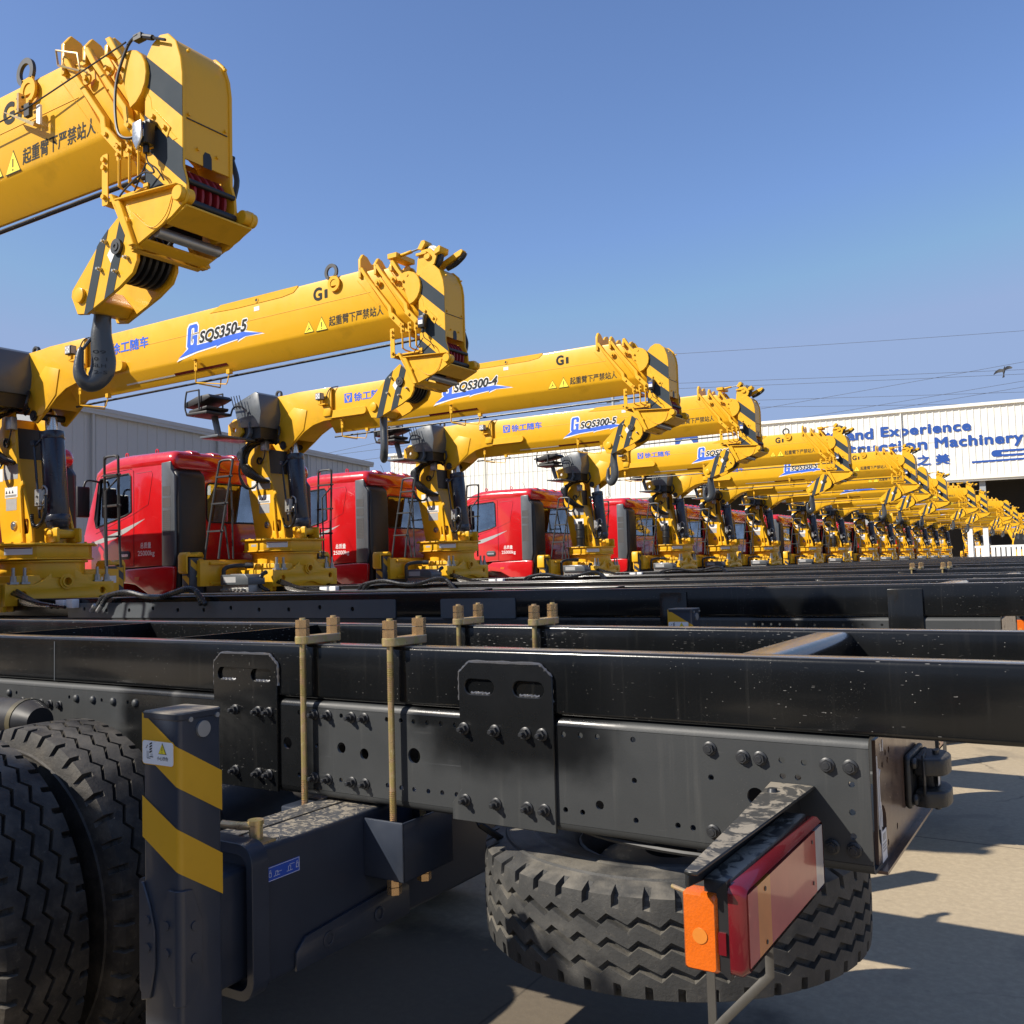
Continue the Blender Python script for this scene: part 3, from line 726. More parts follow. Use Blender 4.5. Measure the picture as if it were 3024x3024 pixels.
# --- tail: end plate, tow hitch, tail lamps on brackets
hz = [circ(-.365, -.60, .045, 18)] + [circ(y, z, .008, 8) for y, z in ((-.30, -.45), (-.28, -.47), (-.26, -.45), (-.33, -.66), (-.31, -.65), (-.20, -.64), (.2, -.45), (.3, -.62), (-.34, -.47))]
g = G(); g.prism([(-.42, -.683), (-.40, -.405), (.40, -.405), (.42, -.683)], 'x', -.466, -.458, hz); g.prism([(-.42, -.683), (.42, -.683), (.42, -.69), (-.42, -.69)], 'x', -.53, -.44); ep = part(g, 'end_plate', ENDP)
g = G(); g.box(-.4575, -.4565, -.385, -.335, -.676, -.61); part(g, 'bar_label', WHITE, lod=2).parent = ep
g = G()
for z in (-.655, -.648, -.641): g.box(-.4563, -.4560, -.378, -.342, z, z+.004)
g.box(-.4563, -.4560, -.375, -.345, -.632, -.616); part(g, 'label_print', SILV, lod=2).parent = ep
g = G()
for a in ([(-.40, -.44), (-.398, -.60)], [(-.385, -.47), (-.383, -.66)], [(-.39, -.56), (-.378, -.545), (-.37, -.57), (-.372, -.60)], [(-.385, -.49), (-.37, -.475)], [(-.36, -.42), (-.352, -.437)], [(-.33, -.415), (-.335, -.44)]):
    g.tube([(-.4572, y, z) for y, z in a], .0014, 5)
part(g, 'chalk_mark', WHITE, lod=1).parent = ep
g = G(); g.prism(rrect(-.09, .12, -.64, -.46, .02), 'x', -.457, -.425)
for y, z in ((-.065, -.61), (-.065, -.49), (.095, -.61), (.095, -.49)): g.nut((-.425, y, z), (1, 0, 0), .021, .03)
for z0, z1, r in ((-.535, -.475, .06), (-.64, -.585, .07)):
    g.prism([(-.425, -.05), (-.35, -.055), (-.29, -.04)] + [(-.295+.05*math.cos(a), .02+.06*math.sin(a)) for a in [math.radians(-70+20*i) for i in range(8)]] + [(-.29, .09), (-.35, .1), (-.425, .1)], 'z', z0, z1)
g.box(-.425, -.33, 0, .05, -.60, -.52)
def sq(g): g.v = [(-.457+(x+.457)*.44, y, -.565+(z+.555)*.74) for x, y, z in g.v]
sq(g); hk = part(g, 'tow_hitch', IRON, bevel=.007, seg=3)
g = G(); g.tube([(-.37, -.02, -.465), (-.37, -.045, -.47), (-.365, -.055, -.50), (-.365, -.055, -.585), (-.372, -.045, -.60)], .0085, 8); g.cyl((-.325, .025, -.66), (-.325, .025, -.46), .018, n=14); sq(g); part(g, 'hitch_pin', IRON).parent = hk
g = G(); g.box(-.310, -.308, -.005, .02, -.575, -.515); sq(g); part(g, 'paper_label', WHITE, lod=2).parent = hk
def tail_lamp(s):
    def Y(a): return s*a
    def pb(g, x0, x1, a, b, z0, z1): ya, yb = sorted((Y(a), Y(b))); g.box(x0, x1, ya, yb, z0, z1)
    # bracket: folded angle reaching out from the web
    g = G(); T = [(-.673, .479), (-.573, .479), (-.573, .53), (-.587, 1.15), (-.611, 1.15), (-.640, .80)]
    g.prism([(x, Y(y)) for x, y in T], 'z', -.506, -.4995)
    g.prism([(Y(.479), -.506), (Y(.479), -.62), (Y(.56), -.60), (Y(1.14), -.53), (Y(1.14), -.506)], 'x', -.6135, -.607)
    br = part(g, 'lamp_bracket', BRKT, bevel=.002, seg=1)
    g = G(); g.cyl((-.64, Y(.57), -.4995), (-.64, Y(.57), -.492), .012, .009, n=12); part(g, 'bracket_bolt', BOLTM).parent = br
    g = G(); pb(g, -.6065, -.560, .600, 1.080, -.675, -.530)
    hb = part(g, 'tail_lamp', BRKT, bevel=.006)
    # lens, a long rounded box with bevelled rim
    g = G(); ya, yb = sorted((Y(.585), Y(1.09)))
    g.loft([[(x, y, z) for y, z in rrect(ya+d, yb-d, -.682+d, -.535-d, .014, 4)] for x, d in ((-.560, 0), (-.541, 0), (-.531, .0075))], caps=False)
    part(g, 'lens_rim', LRED, smooth=50).parent = hb
    for a, b, mt, nm in ((.600, .655, LCLR, 'reverse_lens'), (.655, .955, LPINK, 'brake_lens'), (.955, 1.025, LAMB, 'turn_lens'), (1.025, 1.075, LPINK, 'tail_lens')):
        g = G(); pb(g, -.540, -.5305, a, b, -.668, -.549); part(g, nm, mt).parent = hb
    g = G()
    for y, z in ((.68, -.565), (.68, -.645), (.985, -.565), (.985, -.655)): g.cyl((-.531, Y(y), z), (-.529, Y(y), z), .004, n=8)
    part(g, 'lens_screw', BOLTM, lod=2).parent = hb
    g = G(); g.loft([[(x, Y(y), z) for x, z in rrect(-.6405+d, -.578-d, -.682+d, -.552-d, .006, 3)] for y, d in ((1.06, 0), (1.088, .001), (1.094, .005))]); am = part(g, 'side_reflector', ORNG); am.parent = hb
    g = G(); g.cyl((-.609, Y(1.0935), -.622), (-.609, Y(1.0955), -.622), .013, n=18); part(g, 'reflector_centre', LAMB).parent = hb
    g = G(); g.prism([(-.580, -.675), (-.580, -.545), (-.561, -.528), (-.561, -.69)], 'y', *sorted((Y(1.07), Y(1.087)))); part(g, 'lamp_end', BLK).parent = hb
    g = G(); g.box(-.578, -.565, *sorted((Y(1.087), Y(1.092))), -.648, -.612); part(g, 'clip', LRED, lod=2).parent = hb
    g = G(); g.cyl((-.64, Y(1.02), -.585), (-.70, Y(.99), -.585), .004, n=8); part(g, 'stud', ZINC, lod=2).parent = hb
    # guard strap hanging below
    g = G()
    g.box(-.698, -.682, *sorted((Y(.84), Y(.845))), -1.05, -.63)
    g.tube([(-.575, Y(.84), -.66), (-.575, Y(.84), -.775), (-.590, Y(.842), -.79), (-.665, Y(.848), -.872), (-.688, Y(.85), -.90)], .0085, 8, flat=((0, 1, 0), .0025))
    part(g, 'strap', STRAP).parent = br
tail_lamp(-1); tail_lamp(1)
# ------------------------------------------------------------------ the crane behind the cab
DZ = -.055
def cp(g, name, mats, parent=None, lod=0, **kw):
    return part(g, name, mats, parent, kind='crane', lod=lod, dz=DZ, **kw)
# base: rear bolster with hump, boss and two lightening holes
hump = [(-.58, .04), (-.30, .04), (-.22, .075), (-.10, .17), (-.04, .20), (.10, .20), (.16, .17), (.27, .075), (.34, .05), (.57, .05), (.57, -.165), (.44, -.165), (.44, -.15), (.37, -.15), (.37, -.165), (.30, -.165), (.22, -.15), (.15, -.125), (.06, -.115), (-.02, -.125), (-.10, -.155), (-.18, -.165), (-.40, -.165), (-.40, -.15), (-.46, -.15), (-.46, -.165), (-.58, -.165)]
g = G(); g.prism(hump, 'x', -8.97, -8.93, [circ(.03, .06, .045, 20), circ(-.42, -.06, .036, 16), circ(.44, -.04, .034, 16)])
g.box(-9.55, -8.97, -.60, -.56, -.22, .05); g.box(-9.55, -8.97, .56, .60, -.22, .05); g.box(-9.0, -8.93, -.60, -.575, -.165, .05)
base = cp(g, 'crane_base', Y_, bevel=.004)
g = G(); g.ring((-8.93, .03, .06), (1, 0, 0), .078, .045, .02, 24); g.ring((-8.97, .03, .06), (1, 0, 0), .056, .04, .075, 24); cp(g, 'boss', Y_, base)
g = G(); g.box(-9.60, -8.975, -.46, .46, -.225, .13); g.prism([(-.40, .13), (-.5, .02), (-.5, -.22), (.5, -.22), (.5, .02), (.40, .13)], 'x', -9.62, -9.0)
cp(g, 'base_box', Y_, base, bevel=.01)
for y in (-.50, -.385, .40, .51):
    g = G(); g.box(-9.0, -8.94, y-.042, y+.042, .045, .065); g.nut((-8.965, y, .065), (0, 0, 1), .03, .03); g.nut((-8.965, y, .095), (0, 0, 1), .028, .028); g.cyl((-8.965, y, .12), (-8.965, y, .205), .016, n=10)
    cp(g, 'anchor_bolt', GALV, base)
# front outrigger beam across the truck and its two short legs
g = G(); g.box(-9.92, -9.64, -1.14, 1.14, -.14, .19); ob_ = cp(g, 'front_outrigger', Y_, bevel=.012)
g = G()
for x0, x1, y0, y1 in ((-9.64, -9.60, -1.0, 1.0),): g.box(x0, x1, y0, y1, .13, .165); g.box(x0, x1, y0, y1, -.12, -.09)
cp(g, 'beam_rib', Y_, ob_, bevel=.004)
g = G(); g.prism([(-9.95, .19), (-9.3, .13), (-9.3, -.1), (-9.95, -.14)], 'y', -.52, .52); cp(g, 'beam_housing', Y_, ob_, bevel=.015)
g = G(); g.box(-9.6395, -9.6385, .78, .93, .02, .10); g.box(-9.6395, -9.6385, .95, 1.1, .03, .11); cp(g, 'notice_label', WHITE, ob_, lod=2)
for s in (-1, 1):
    ya, yb = sorted((s*1.03, s*1.25)); g = G(); g.prism(rrect(-9.85, -9.70, ya, yb, .015, 3), 'z', -.62, .22); lg = cp(g, 'front_leg', NAVY)
    g = G(); g.prism([(s*1.005, -.10), (s*1.005, .25), (s*1.03, .29), (s*1.08, .295), (s*1.12, .27), (s*1.20, .27), (s*1.22, .295), (s*1.26, .29), (s*1.285, .25), (s*1.285, .05), (s*1.255, .02), (s*1.255, .235), (s*1.03, .235), (s*1.03, -.10)], 'x', -9.88, -9.725); cp(g, 'leg_housing', Y_, lg, bevel=.006)
    g = G(); X = -9.6985
    band = [(s*1.045, -.62), (s*1.045, .21), (s*1.235, .21), (s*1.235, -.62)]
    for k in range(12):
        c0 = 1.15 - k*.17
        p = clip(clip(band, .75, 1, c0), -.75, -1, -(c0-.085))
        if len(p) > 2: g.prism(p, 'x', X, X+.0015)
    if s < 0:
        band = [(-9.835, -.62), (-9.835, .0), (-9.715, .0), (-9.715, -.62)]
        for k in range(12):
            c0 = -6.3 - k*.17
            p = clip(clip(band, .75, 1, c0), -.75, -1, -(c0-.085))
            if len(p) > 2: g.prism(p, 'y', -1.2515, -1.2500)
    cp(g, 'hazard_tape', STRIPE, lg)
    g = G(); g.add([(X+.003, s*1.12, -.02), (X+.003, s*1.16, -.02), (X+.003, s*1.14, .02)], [(0, 1, 2)]); cp(g, 'warning_triangle', DECY, lg, lod=2)
    # folding ladder
    g = G()
    def LP(x, z): return (x, s*(1.02 - .10*(z-.2)), z)
    g.tube(spline([LP(-9.70, .2), LP(-9.66, .6), LP(-9.56, 1.38), LP(-9.54, 1.43), LP(-9.50, 1.45), LP(-9.36, 1.45), LP(-9.32, 1.43), LP(-9.31, 1.38), LP(-9.41, .6), LP(-9.44, .2)], 4), .0145, 8)
    ld = cp(g, 'ladder', DGR)
    g = G()
    for z, xa in ((.55, -9.665), (.90, -9.62), (1.24, -9.575)): g.tube([LP(xa-.02, z), LP(xa+.28, z)], .012, 6); g.box(xa, xa+.25, *sorted((LP(0, z)[1]-.03, LP(0, z)[1]+.03)), z-.01, z+.01)
    cp(g, 'rung', DGR, ld)
    g = G(); g.tube([LP(-9.41, .62), (-9.50, s*.86, .62), (-9.45, s*.84, .2)], .011, 6); g.tube([LP(-9.34, 1.2), (-9.42, s*.82, 1.05), (-9.40, s*.82, .2)], .011, 6); cp(g, 'ladder_brace', DGR, ld)
# slewing ring and deck
g = G(); g.cyl((-9.33, 0, .10), (-9.33, 0, .27), .42, n=40); g.cyl((-9.33, 0, .255), (-9.33, 0, .275), .45, n=40); cp(g, 'slewing_ring', Y_, bevel=.004)
deckp = [(-9.72, -.28), (-9.55, -.50), (-9.2, -.50), (-8.93, -.28), (-8.93, .28), (-9.2, .50), (-9.55, .50), (-9.72, .28)]
def grow(p, d): return [(x+math.copysign(d, x+9.33), y+math.copysign(d, y)) for x, y in p]
g = G(); g.prism(deckp, 'z', .30, .425); g.prism(grow(deckp, .012), 'z', .283, .30); g.prism(grow(deckp, .035), 'z', .425, .448)
dk = cp(g, 'slewing_deck', Y_, bevel=.006)
g = G()
for i in range(4): g.nut((-9.55+i*.12, -.515, .448), (0, 0, 1), .014, .014)
for i in range(4): g.nut((-9.17+i*.07, -.49+i*.057, .448), (0, 0, 1), .014, .014)
for i in range(5): g.nut((-8.92, -.24+i*.12, .448), (0, 0, 1), .014, .014)
cp(g, 'deck_bolt', Y_, dk, lod=2)
def chq(t0, t1, z0, z1, d): 
    p = [(-9.2+.27*t+d*.632, -.50+.22*t-d*.775) for t in (t0, t1)]
    return [(p[0][0], p[0][1], z0), (p[1][0], p[1][1], z0), (p[1][0], p[1][1], z1), (p[0][0], p[0][1], z1)]
g = G(); g.add(chq(.12, .88, .335, .405, .0015), [(0, 1, 2, 3)]); lb = cp(g, 'deck_label', WHITE, dk)
g = G(); g.add(chq(.14, .86, .393, .403, .0022), [(0, 1, 2, 3)]); cp(g, 'label_stripe', LRED, lb, lod=2)
g = G(); g.box(-9.42, -9.33, -.5015, -.5003, .35, .38); cp(g, 'maker_plate', SILV, dk, lod=2)
# column: two leaning cheek plates with a web between them
chk = [(-9.62, .448), (-9.08, .448), (-9.10, .60), (-9.36, 1.30), (-9.40, 1.72), (-9.44, 1.98), (-9.58, 2.08), (-9.76, 2.02), (-9.80, 1.80), (-9.79, 1.30), (-9.72, .95)]
g = G()
for s in (-1, 1):
    ya, yb = sorted((s*.205, s*.235)); g.prism(chk, 'y', ya, yb, [rrect(-9.30, -9.15, .55, .70, .03)] if s < 0 else ())
col = cp(g, 'column', Y_, bevel=.006)
g = G(); g.prism([(-9.15, .448), (-9.42, 1.30), (-9.45, 1.34), (-9.47, 1.34), (-9.17, .448)], 'y', -.205, .205); g.prism([(-9.60, .448), (-9.70, .95), (-9.77, 1.3), (-9.78, 1.8), (-9.76, 1.8), (-9.75, 1.3), (-9.68, .95), (-9.58, .448)], 'y', -.205, .205)
cp(g, 'column_web', YD, col)
g = G(); g.prism([(-9.47, 1.34), (-9.47, 1.66), (-9.50, 1.66), (-9.50, 1.34)], 'y', -.2, .2); cp(g, 'winch_drum', BLK, col)
# welded strip that frames the cheek
g = G(); g.prism([(-9.235, .448), (-9.27, .80), (-9.285, 1.02), (-9.25, 1.08), (-9.21, 1.09), (-9.20, 1.05), (-9.235, 1.03), (-9.25, .98), (-9.235, .80), (-9.205, .448)], 'y', -.262, -.235); cp(g, 'cheek_rib', Y_, col, bevel=.004)
g = G(); g.box(-9.60, -9.34, -.2365, -.2352, 1.12, 1.27); g.box(-9.55, -9.36, -.2365, -.2352, .80, .92); cp(g, 'silver_plate', SILV, col)
g = G(); g.box(-9.69, -9.61, -.2365, -.2352, 1.11, 1.24); g.box(-9.57, -9.345, -.2365, -.2352, .93, 1.04); wl = cp(g, 'warning_label', WHITE, col)
g = G()
for x in (-9.54, -9.485, -9.43): g.add([(x-.018, -.2375, .975), (x+.018, -.2375, .975), (x, -.2375, 1.01)], [(0, 1, 2)])
for z in (.94, .948, .956): g.box(-9.56, -9.36, -.2376, -.2373, z, z+.004)
cp(g, 'label_print', DECD, wl, lod=2)
g = G(); g.cyl((-9.40, -.235, .64), (-9.40, -.25, .64), .045, n=18); g.cyl((-9.40, -.25, .64), (-9.40, -.258, .64), .03, n=14); cp(g, 'sight_gauge', STEEL, col)
g = G(); g.box(-9.05, -8.82, -.14, -.10, .448, .60); g.box(-9.05, -8.82, .10, .14, .448, .60); g.cyl((-8.93, -.16, .54), (-8.93, .16, .54), .045, n=18); cp(g, 'cylinder_clevis', Y_, dk, bevel=.02)
g = G(); g.cyl((-9.36, -.36, .45), (-9.36, -.36, .92), .085, n=22); g.cyl((-9.36, -.36, .62), (-9.36, -.36, .66), .095, n=22); g.cyl((-9.36, -.36, .45), (-9.36, -.36, .48), .105, n=22); g.cyl((-9.36, -.36, .80), (-9.36, -.36, .83), .093, n=22); g.cyl((-9.36, -.36, .92), (-9.36, -.36, .98), .05, n=14)
sm = cp(g, 'slewing_motor', BLK, col, bevel=.004); sm['_v'] = 'motor'
# luffing cylinder
g = G(); g.cyl((-9.03, 0, .66), (-9.125, 0, 1.56), .115, n=32); g.cyl((-9.025, 0, .58), (-9.03, 0, .66), .10, .122, n=32); g.cyl((-9.02, 0, .64), (-9.032, 0, .70), .121, n=32); g.cyl((-9.117, 0, 1.49), (-9.128, 0, 1.57), .12, n=32)
cy = cp(g, 'luffing_cylinder', CYLM, bevel=.004)
g = G(); g.cyl((-9.125, 0, 1.55), (-9.14, 0, 1.72), .06, n=20); cp(g, 'piston_rod', STEEL, cy)
g = G(); g.box(-9.06, -8.96, -.09, .09, .47, .60); cp(g, 'cylinder_foot', BLK, cy, bevel=.02)
g = G(); g.cyl((-9.12, -.135, .68), (-9.22, -.135, 1.42), .012, n=8); g.cyl((-9.21, -.135, 1.42), (-9.13, -.10, 1.50), .014, n=8); g.box(-9.245, -9.19, -.16, -.11, 1.43, 1.48); cp(g, 'oil_pipe', CYLM, cy)
g = G(); g.box(-9.13, -9.05, -.185, -.12, .80, .97); 
for z in (.83, .90): g.cyl((-9.09, -.185, z), (-9.09, -.2, z), .014, n=10)
g.tube(spline([(-9.06, -.15, .96), (-9.02, -.16, 1.0), (-8.965, -.16, .97), (-8.96, -.16, .9)], 4), .011, 8); g.tube(spline([(-9.05, -.15, .82), (-9.0, -.16, .86), (-8.965, -.17, .83)], 4), .011, 8); g.cyl((-9.09, -.15, .80), (-9.09, -.15, .765), .02, n=10)
cp(g, 'valve_block', GALV, cy, bevel=.003, seg=1)
pts = spline([(-8.96, -.17, .90), (-8.94, -.19, .74), (-8.98, -.2, .63), (-9.06, -.21, .59), (-9.13, -.21, .64), (-9.15, -.2, .72)], 9)
g = G(); g.tube(pts, [.017 if i % 2 else .021 for i in range(len(pts))], 9); cp(g, 'hose', HOSE, cy)
# goose neck of the boom
gn = [(-9.80, 1.86), (-9.80, 2.08), (-9.62, 2.26), (-9.45, 2.335), (-9.05, 2.345), (-8.9, 2.355), (-8.3, 2.352), (-8.3, 1.935), (-8.44, 1.93), (-8.62, 1.895), (-8.78, 1.82), (-8.91, 1.73), (-9.08, 1.625), (-9.13, 1.60), (-9.19, 1.62), (-9.24, 1.70), (-9.30, 1.78), (-9.42, 1.84)]
g = G()
for s in (-1, 1):
    ya, yb = sorted((s*.145, s*.17)); g.prism(gn, 'y', ya, yb)
g.prism([(-9.62, 2.25), (-9.45, 2.325), (-8.3, 2.345), (-8.3, 2.32), (-9.44, 2.30), (-9.6, 2.22)], 'y', -.145, .145)
g.prism([(-8.3, 1.935), (-8.44, 1.93), (-8.62, 1.895), (-8.78, 1.82), (-8.91, 1.73), (-8.93, 1.75), (-8.79, 1.84), (-8.62, 1.915), (-8.44, 1.95), (-8.3, 1.955)], 'y', -.145, .145)
gk = cp(g, 'boom_root', Y_, bevel=.004)
g = G(); g.prism([(-9.30, 1.90), (-8.95, 2.16), (-8.72, 2.1), (-8.78, 1.85), (-9.0, 1.68), (-9.18, 1.66)], 'y', -.180, -.17); cp(g, 'root_doubler', Y_, gk, bevel=.002)
g = G(); g.cyl((-9.15, -.20, 1.68), (-9.15, .2, 1.68), .036, n=18); g.cyl((-9.62, -.26, 1.93), (-9.62, .26, 1.93), .06, n=20); cp(g, 'pivot_pin', BLK, gk)
g = G(); g.ring((-9.15, -.19, 1.68), (0, 1, 0), .055, .036, .02); cp(g, 'pin_collar', BLK, gk)
g = G(); g.prism(rrect(-8.42, -7.72, 1.95, 2.05, .048, 5), 'y', -.175, -.125); cp(g, 'side_doubler', Y_, gk, bevel=.003, seg=1)
g = G(); g.ring((-9.40, -.015, 2.41), (0, 1, 0), .055, .034, .03, 24); g.box(-9.44, -9.36, -.015, .015, 2.32, 2.37); cp(g, 'lifting_eye', DGR, gk)
# boom tube and the oblique ends of its telescoping sections
PATHZ = [(2.36, -4.90), (2.34, -4.895), (2.0, -4.62), (1.94, -4.61), (1.77, -4.44)]
def xend(z, d=0):
    for (za, xa), (zb, xb) in zip(PATHZ[:-1], PATHZ[1:]):
        if z >= zb: t = (za-z)/(za-zb); return xa + (xb-xa)*max(0, t) + d
    return PATHZ[-1][1] + d
def hexp(k):   # boom cross-section shrunk by k
    w = .125-k; t = 2.35-k; b = 1.785+k*.8; m = 1.93+k*.3; r = .02
    return [(-w+r, t), (-w+.006, t-.006), (-w, t-r), (-w, m+.015), (-w+.009, m-.012), (-.008, b), (.008, b), (w-.009, m-.012), (w, m+.015), (w, t-r), (w-.006, t-.006), (w-r, t)]
def section(k, x0, d): 
    g = G(); p = hexp(k); g.loft([[(x0, y, z) for y, z in p], [(xend(z, d), y, z) for y, z in p]]); return g
bt = cp(section(0, -8.75, 0), 'boom_tube', Y_, smooth=30)
for i, d in enumerate((.13, .24, .30)):
    cp(section(.012*(i+1), -5.2, d), 'boom_section', Y_, bt, smooth=30)
for i, d in enumerate((0, .15, .30)):
    g = G(); w = .145-.006*i
    prof = [(xend(z, d), z) for z in (2.36, 2.28, 2.0, 1.94, 1.78)]; prof = prof + [(x+.034, z) for x, z in reversed(prof)]
    g.prism(prof, 'y', -w, -w+.03); g.prism(prof, 'y', w-.03, w)
    g.prism([(xend(1.79, d), 1.79), (xend(1.79, d)+.034, 1.77), (xend(1.74, d)+.034, 1.735), (xend(1.74, d), 1.75)], 'y', -.09, .09)
    co = cp(g, 'section_collar', Y_, bt, bevel=.003, seg=1)
    g = G(); x = xend(2.36, d); et = (2.475, 2.415, 2.375)[i]
    ear = [(-w, 2.28), (-w, et-.05), (-w+.035, et), (-.06, et-.012), (-.015, et-.055), (.015, et-.055), (.06, et-.012), (w-.035, et), (w, et-.05), (w, 2.28), (.055, 2.28), (.055, 2.29), (.03, 2.31), (-.03, 2.31), (-.055, 2.29), (-.055, 2.28)]
    g.prism(ear, 'x', x-.002, x+.024)
    cp(g, 'collar_ear', Y_, co, bevel=.003, seg=1)
    g = G(); xx = xend(2.2, d); g.ring((xx+.065, -.132+.012*i, 2.21), (0, -1, 0), .026, .012, .010, 18); g.cyl((xx+.065, -.13, 2.21), (xx+.065, -.155, 2.21), .011, n=10); cp(g, 'adjuster', Y_, co, lod=2)
    g = G(); xx = xend(1.84, d)
    g.prism([(xx-.1, 1.93), (xx-.06, 1.95), (xx+.05, 1.84), (xx+.03, 1.80)], 'y', -w-.004, -w+.02)
    for q in (.2, .75): g.cyl((xx-.08+.13*q, -w-.004, 1.935-.12*q), (xx-.08+.13*q, -w-.016, 1.935-.12*q), .011, n=8)
    cp(g, 'guide_plate', Y_, co, bevel=.002, seg=1)
# hose straps under the tip
g = G(); g.prism(rrect(-4.592, -4.552, 1.60, 1.825, .008, 3), 'y', -.152, -.146)
for z in (1.80, 1.765, 1.635): g.cyl((-4.572, -.152, z), (-4.572, -.166, z), .011, n=10)
g.box(-4.592, -4.30, -.146, .14, 1.612, 1.622); g.box(-4.58, -4.55, -.146, .146, 1.60, 1.63); g.box(-4.33, -4.30, -.14, .14, 1.60, 1.64)
cp(g, 'strap', Y_, bt, lod=0)
for i, x in enumerate((-4.475, -4.405, -4.345)):
    g = G(); g.prism(rrect(x-.016, x+.016, 1.775, 1.85, .005, 2), 'y', -.152, -.146); g.tube([(x, -.149, 1.78), (x, -.149, 1.66), (x+.012, -.13, 1.645), (x+.02, .0, 1.64)], .007, 6)
    for z in (1.832, 1.797): g.cyl((x, -.152, z), (x, -.164, z), .009, n=8)
    cp(g, 'hose_hanger', Y_, bt)
# half-round guard on the last section
g = G(); arc = [(-4.425+.13*math.cos(a), 2.11+.13*math.sin(a)) for a in [math.radians(-80+20*i) for i in range(11)]]
g.prism(arc, 'y', -.150, -.09)
for z in (2.17, 2.11): g.cyl((-4.455, -.150, z), (-4.455, -.164, z), .011, n=10)
cp(g, 'round_guard', Y_, bt, bevel=.003, seg=1)
# boom head
hp = [(-4.33, 1.56), (-4.33, 2.15), (-4.315, 2.19), (-4.28, 2.232), (-4.23, 2.256), (-4.18, 2.246), (-4.13, 2.20), (-4.10, 2.12), (-4.09, 2.05), (-4.09, 1.66), (-4.07, 1.60), (-4.065, 1.54), (-4.08, 1.49), (-4.13, 1.43), (-4.22, 1.43), (-4.26, 1.50)]
g = G()
for s in (-1, 1):
    ya, yb = sorted((s*.116, s*.131)); g.prism(hp, 'y', ya, yb)
hd = cp(g, 'boom_head', Y_, bevel=.003, seg=1)
g = G(); path = [(-4.30, 2.205), (-4.28, 2.222), (-4.23, 2.246), (-4.18, 2.236), (-4.138, 2.193), (-4.108, 2.118), (-4.098, 2.05), (-4.098, 1.70)]
for (xa, za), (xb, zb) in zip(path[:-1], path[1:]):
    pass
outer = path; inner = [(x-.008 if z < 2.2 else x, z-.008 if z > 2.1 else z) for x, z in path]
g.prism(outer + list(reversed(inner)), 'y', -.116, .116)
cv = cp(g, 'head_cover', Y_, hd, smooth=50)
g = G(); g.box(-4.0980, -4.0940, -.105, .105, 1.87, 1.874); g.prism([(-.022, 1.695), (-.022, 1.745), (-.012, 1.762), (.012, 1.762), (.022, 1.745), (.022, 1.695)], 'x', -4.0985, -4.0965); cp(g, 'cover_seam', BLK, cv, lod=2)
g = G()
for y, z in ((-.095, 2.16), (.095, 2.16), (-.095, 1.89), (.095, 1.89), (-.05, 1.76), (.05, 1.76)): g.cyl((-4.10, y, z), (-4.088, y, z), .007, n=8)
cp(g, 'cover_screw', Y_, cv, lod=2)
g = G(); g.box(-4.325, -4.27, -.115, .115, 1.45, 1.72); 
cp(g, 'head_core', BLK, hd)
for y in (-.078, -.039, 0, .039, .078):
    g = G(); g.cyl((-4.195, y-.007, 1.57), (-4.195, y+.007, 1.57), .118, n=36); cp(g, 'sheave', REDD, hd, bevel=.004)
g = G(); g.cyl((-4.075, -.118, 1.60), (-4.075, .118, 1.60), .012, n=12); g.cyl((-4.073, -.118, 1.51), (-4.073, .118, 1.51), .017, n=16); cp(g, 'guard_bar', BLK, hd)
# grey diagonal bands on the head
def bands(poly, rows, k, g, ax, a0, a1):
    for c0, c1 in rows:     # z + k*(x - x0)
        p = clip(clip(poly, k, 1, c0), -k, -1, -c1)
        if len(p) > 2: g.prism(p, ax, a0, a1)
g = G(); X0 = -4.33; kk = .85
bands(hp[:13]+hp[15:], [(c + kk*X0, d + kk*X0) for c, d in ((2.20, 2.07), (1.94, 1.80), (1.715, 1.59))], kk, g, 'y', -.1322, -.1312)
cp(g, 'grey_band', GS, hd)
# height switch with its cable
g = G(); g.box(-4.29, -4.235, -.20, -.15, 1.775, 1.865); g.cyl((-4.262, -.175, 1.775), (-4.262, -.175, 1.74), .014, n=10); g.cyl((-4.255, -.175, 1.868), (-4.255, -.13, 1.87), .018, n=12); sw = cp(g, 'limit_switch', BLK, hd, bevel=.006)
g = G(); g.box(-4.285, -4.245, -.2015, -.2002, 1.80, 1.83); cp(g, 'switch_label', WHITE, sw)
g = G(); g.box(-4.285, -4.245, -.2015, -.2002, 1.832, 1.846); cp(g, 'switch_badge', BLUE, sw)
g = G(); g.tube(spline([(-4.262, -.175, 1.74), (-4.25, -.175, 1.70), (-4.20, -.17, 1.66), (-4.17, -.16, 1.61)], 4), .0035, 5); g.tube(spline([(-4.262, -.175, 1.70), (-4.30, -.17, 1.665), (-4.36, -.16, 1.61)], 4), .0035, 5); cp(g, 'switch_cable', BLK, sw, lod=2)
g = G(); g.cyl((-4.12, .131, 1.80), (-4.12, .16, 1.80), .012, n=8); g.cyl((-4.12, .131, 1.775), (-4.12, .16, 1.775), .012, n=8); g.tube(spline([(-4.12, .15, 1.79), (-4.10, .16, 1.70), (-4.11, .15, 1.62)], 4), .012, 6); cp(g, 'far_hose', BLK, hd)
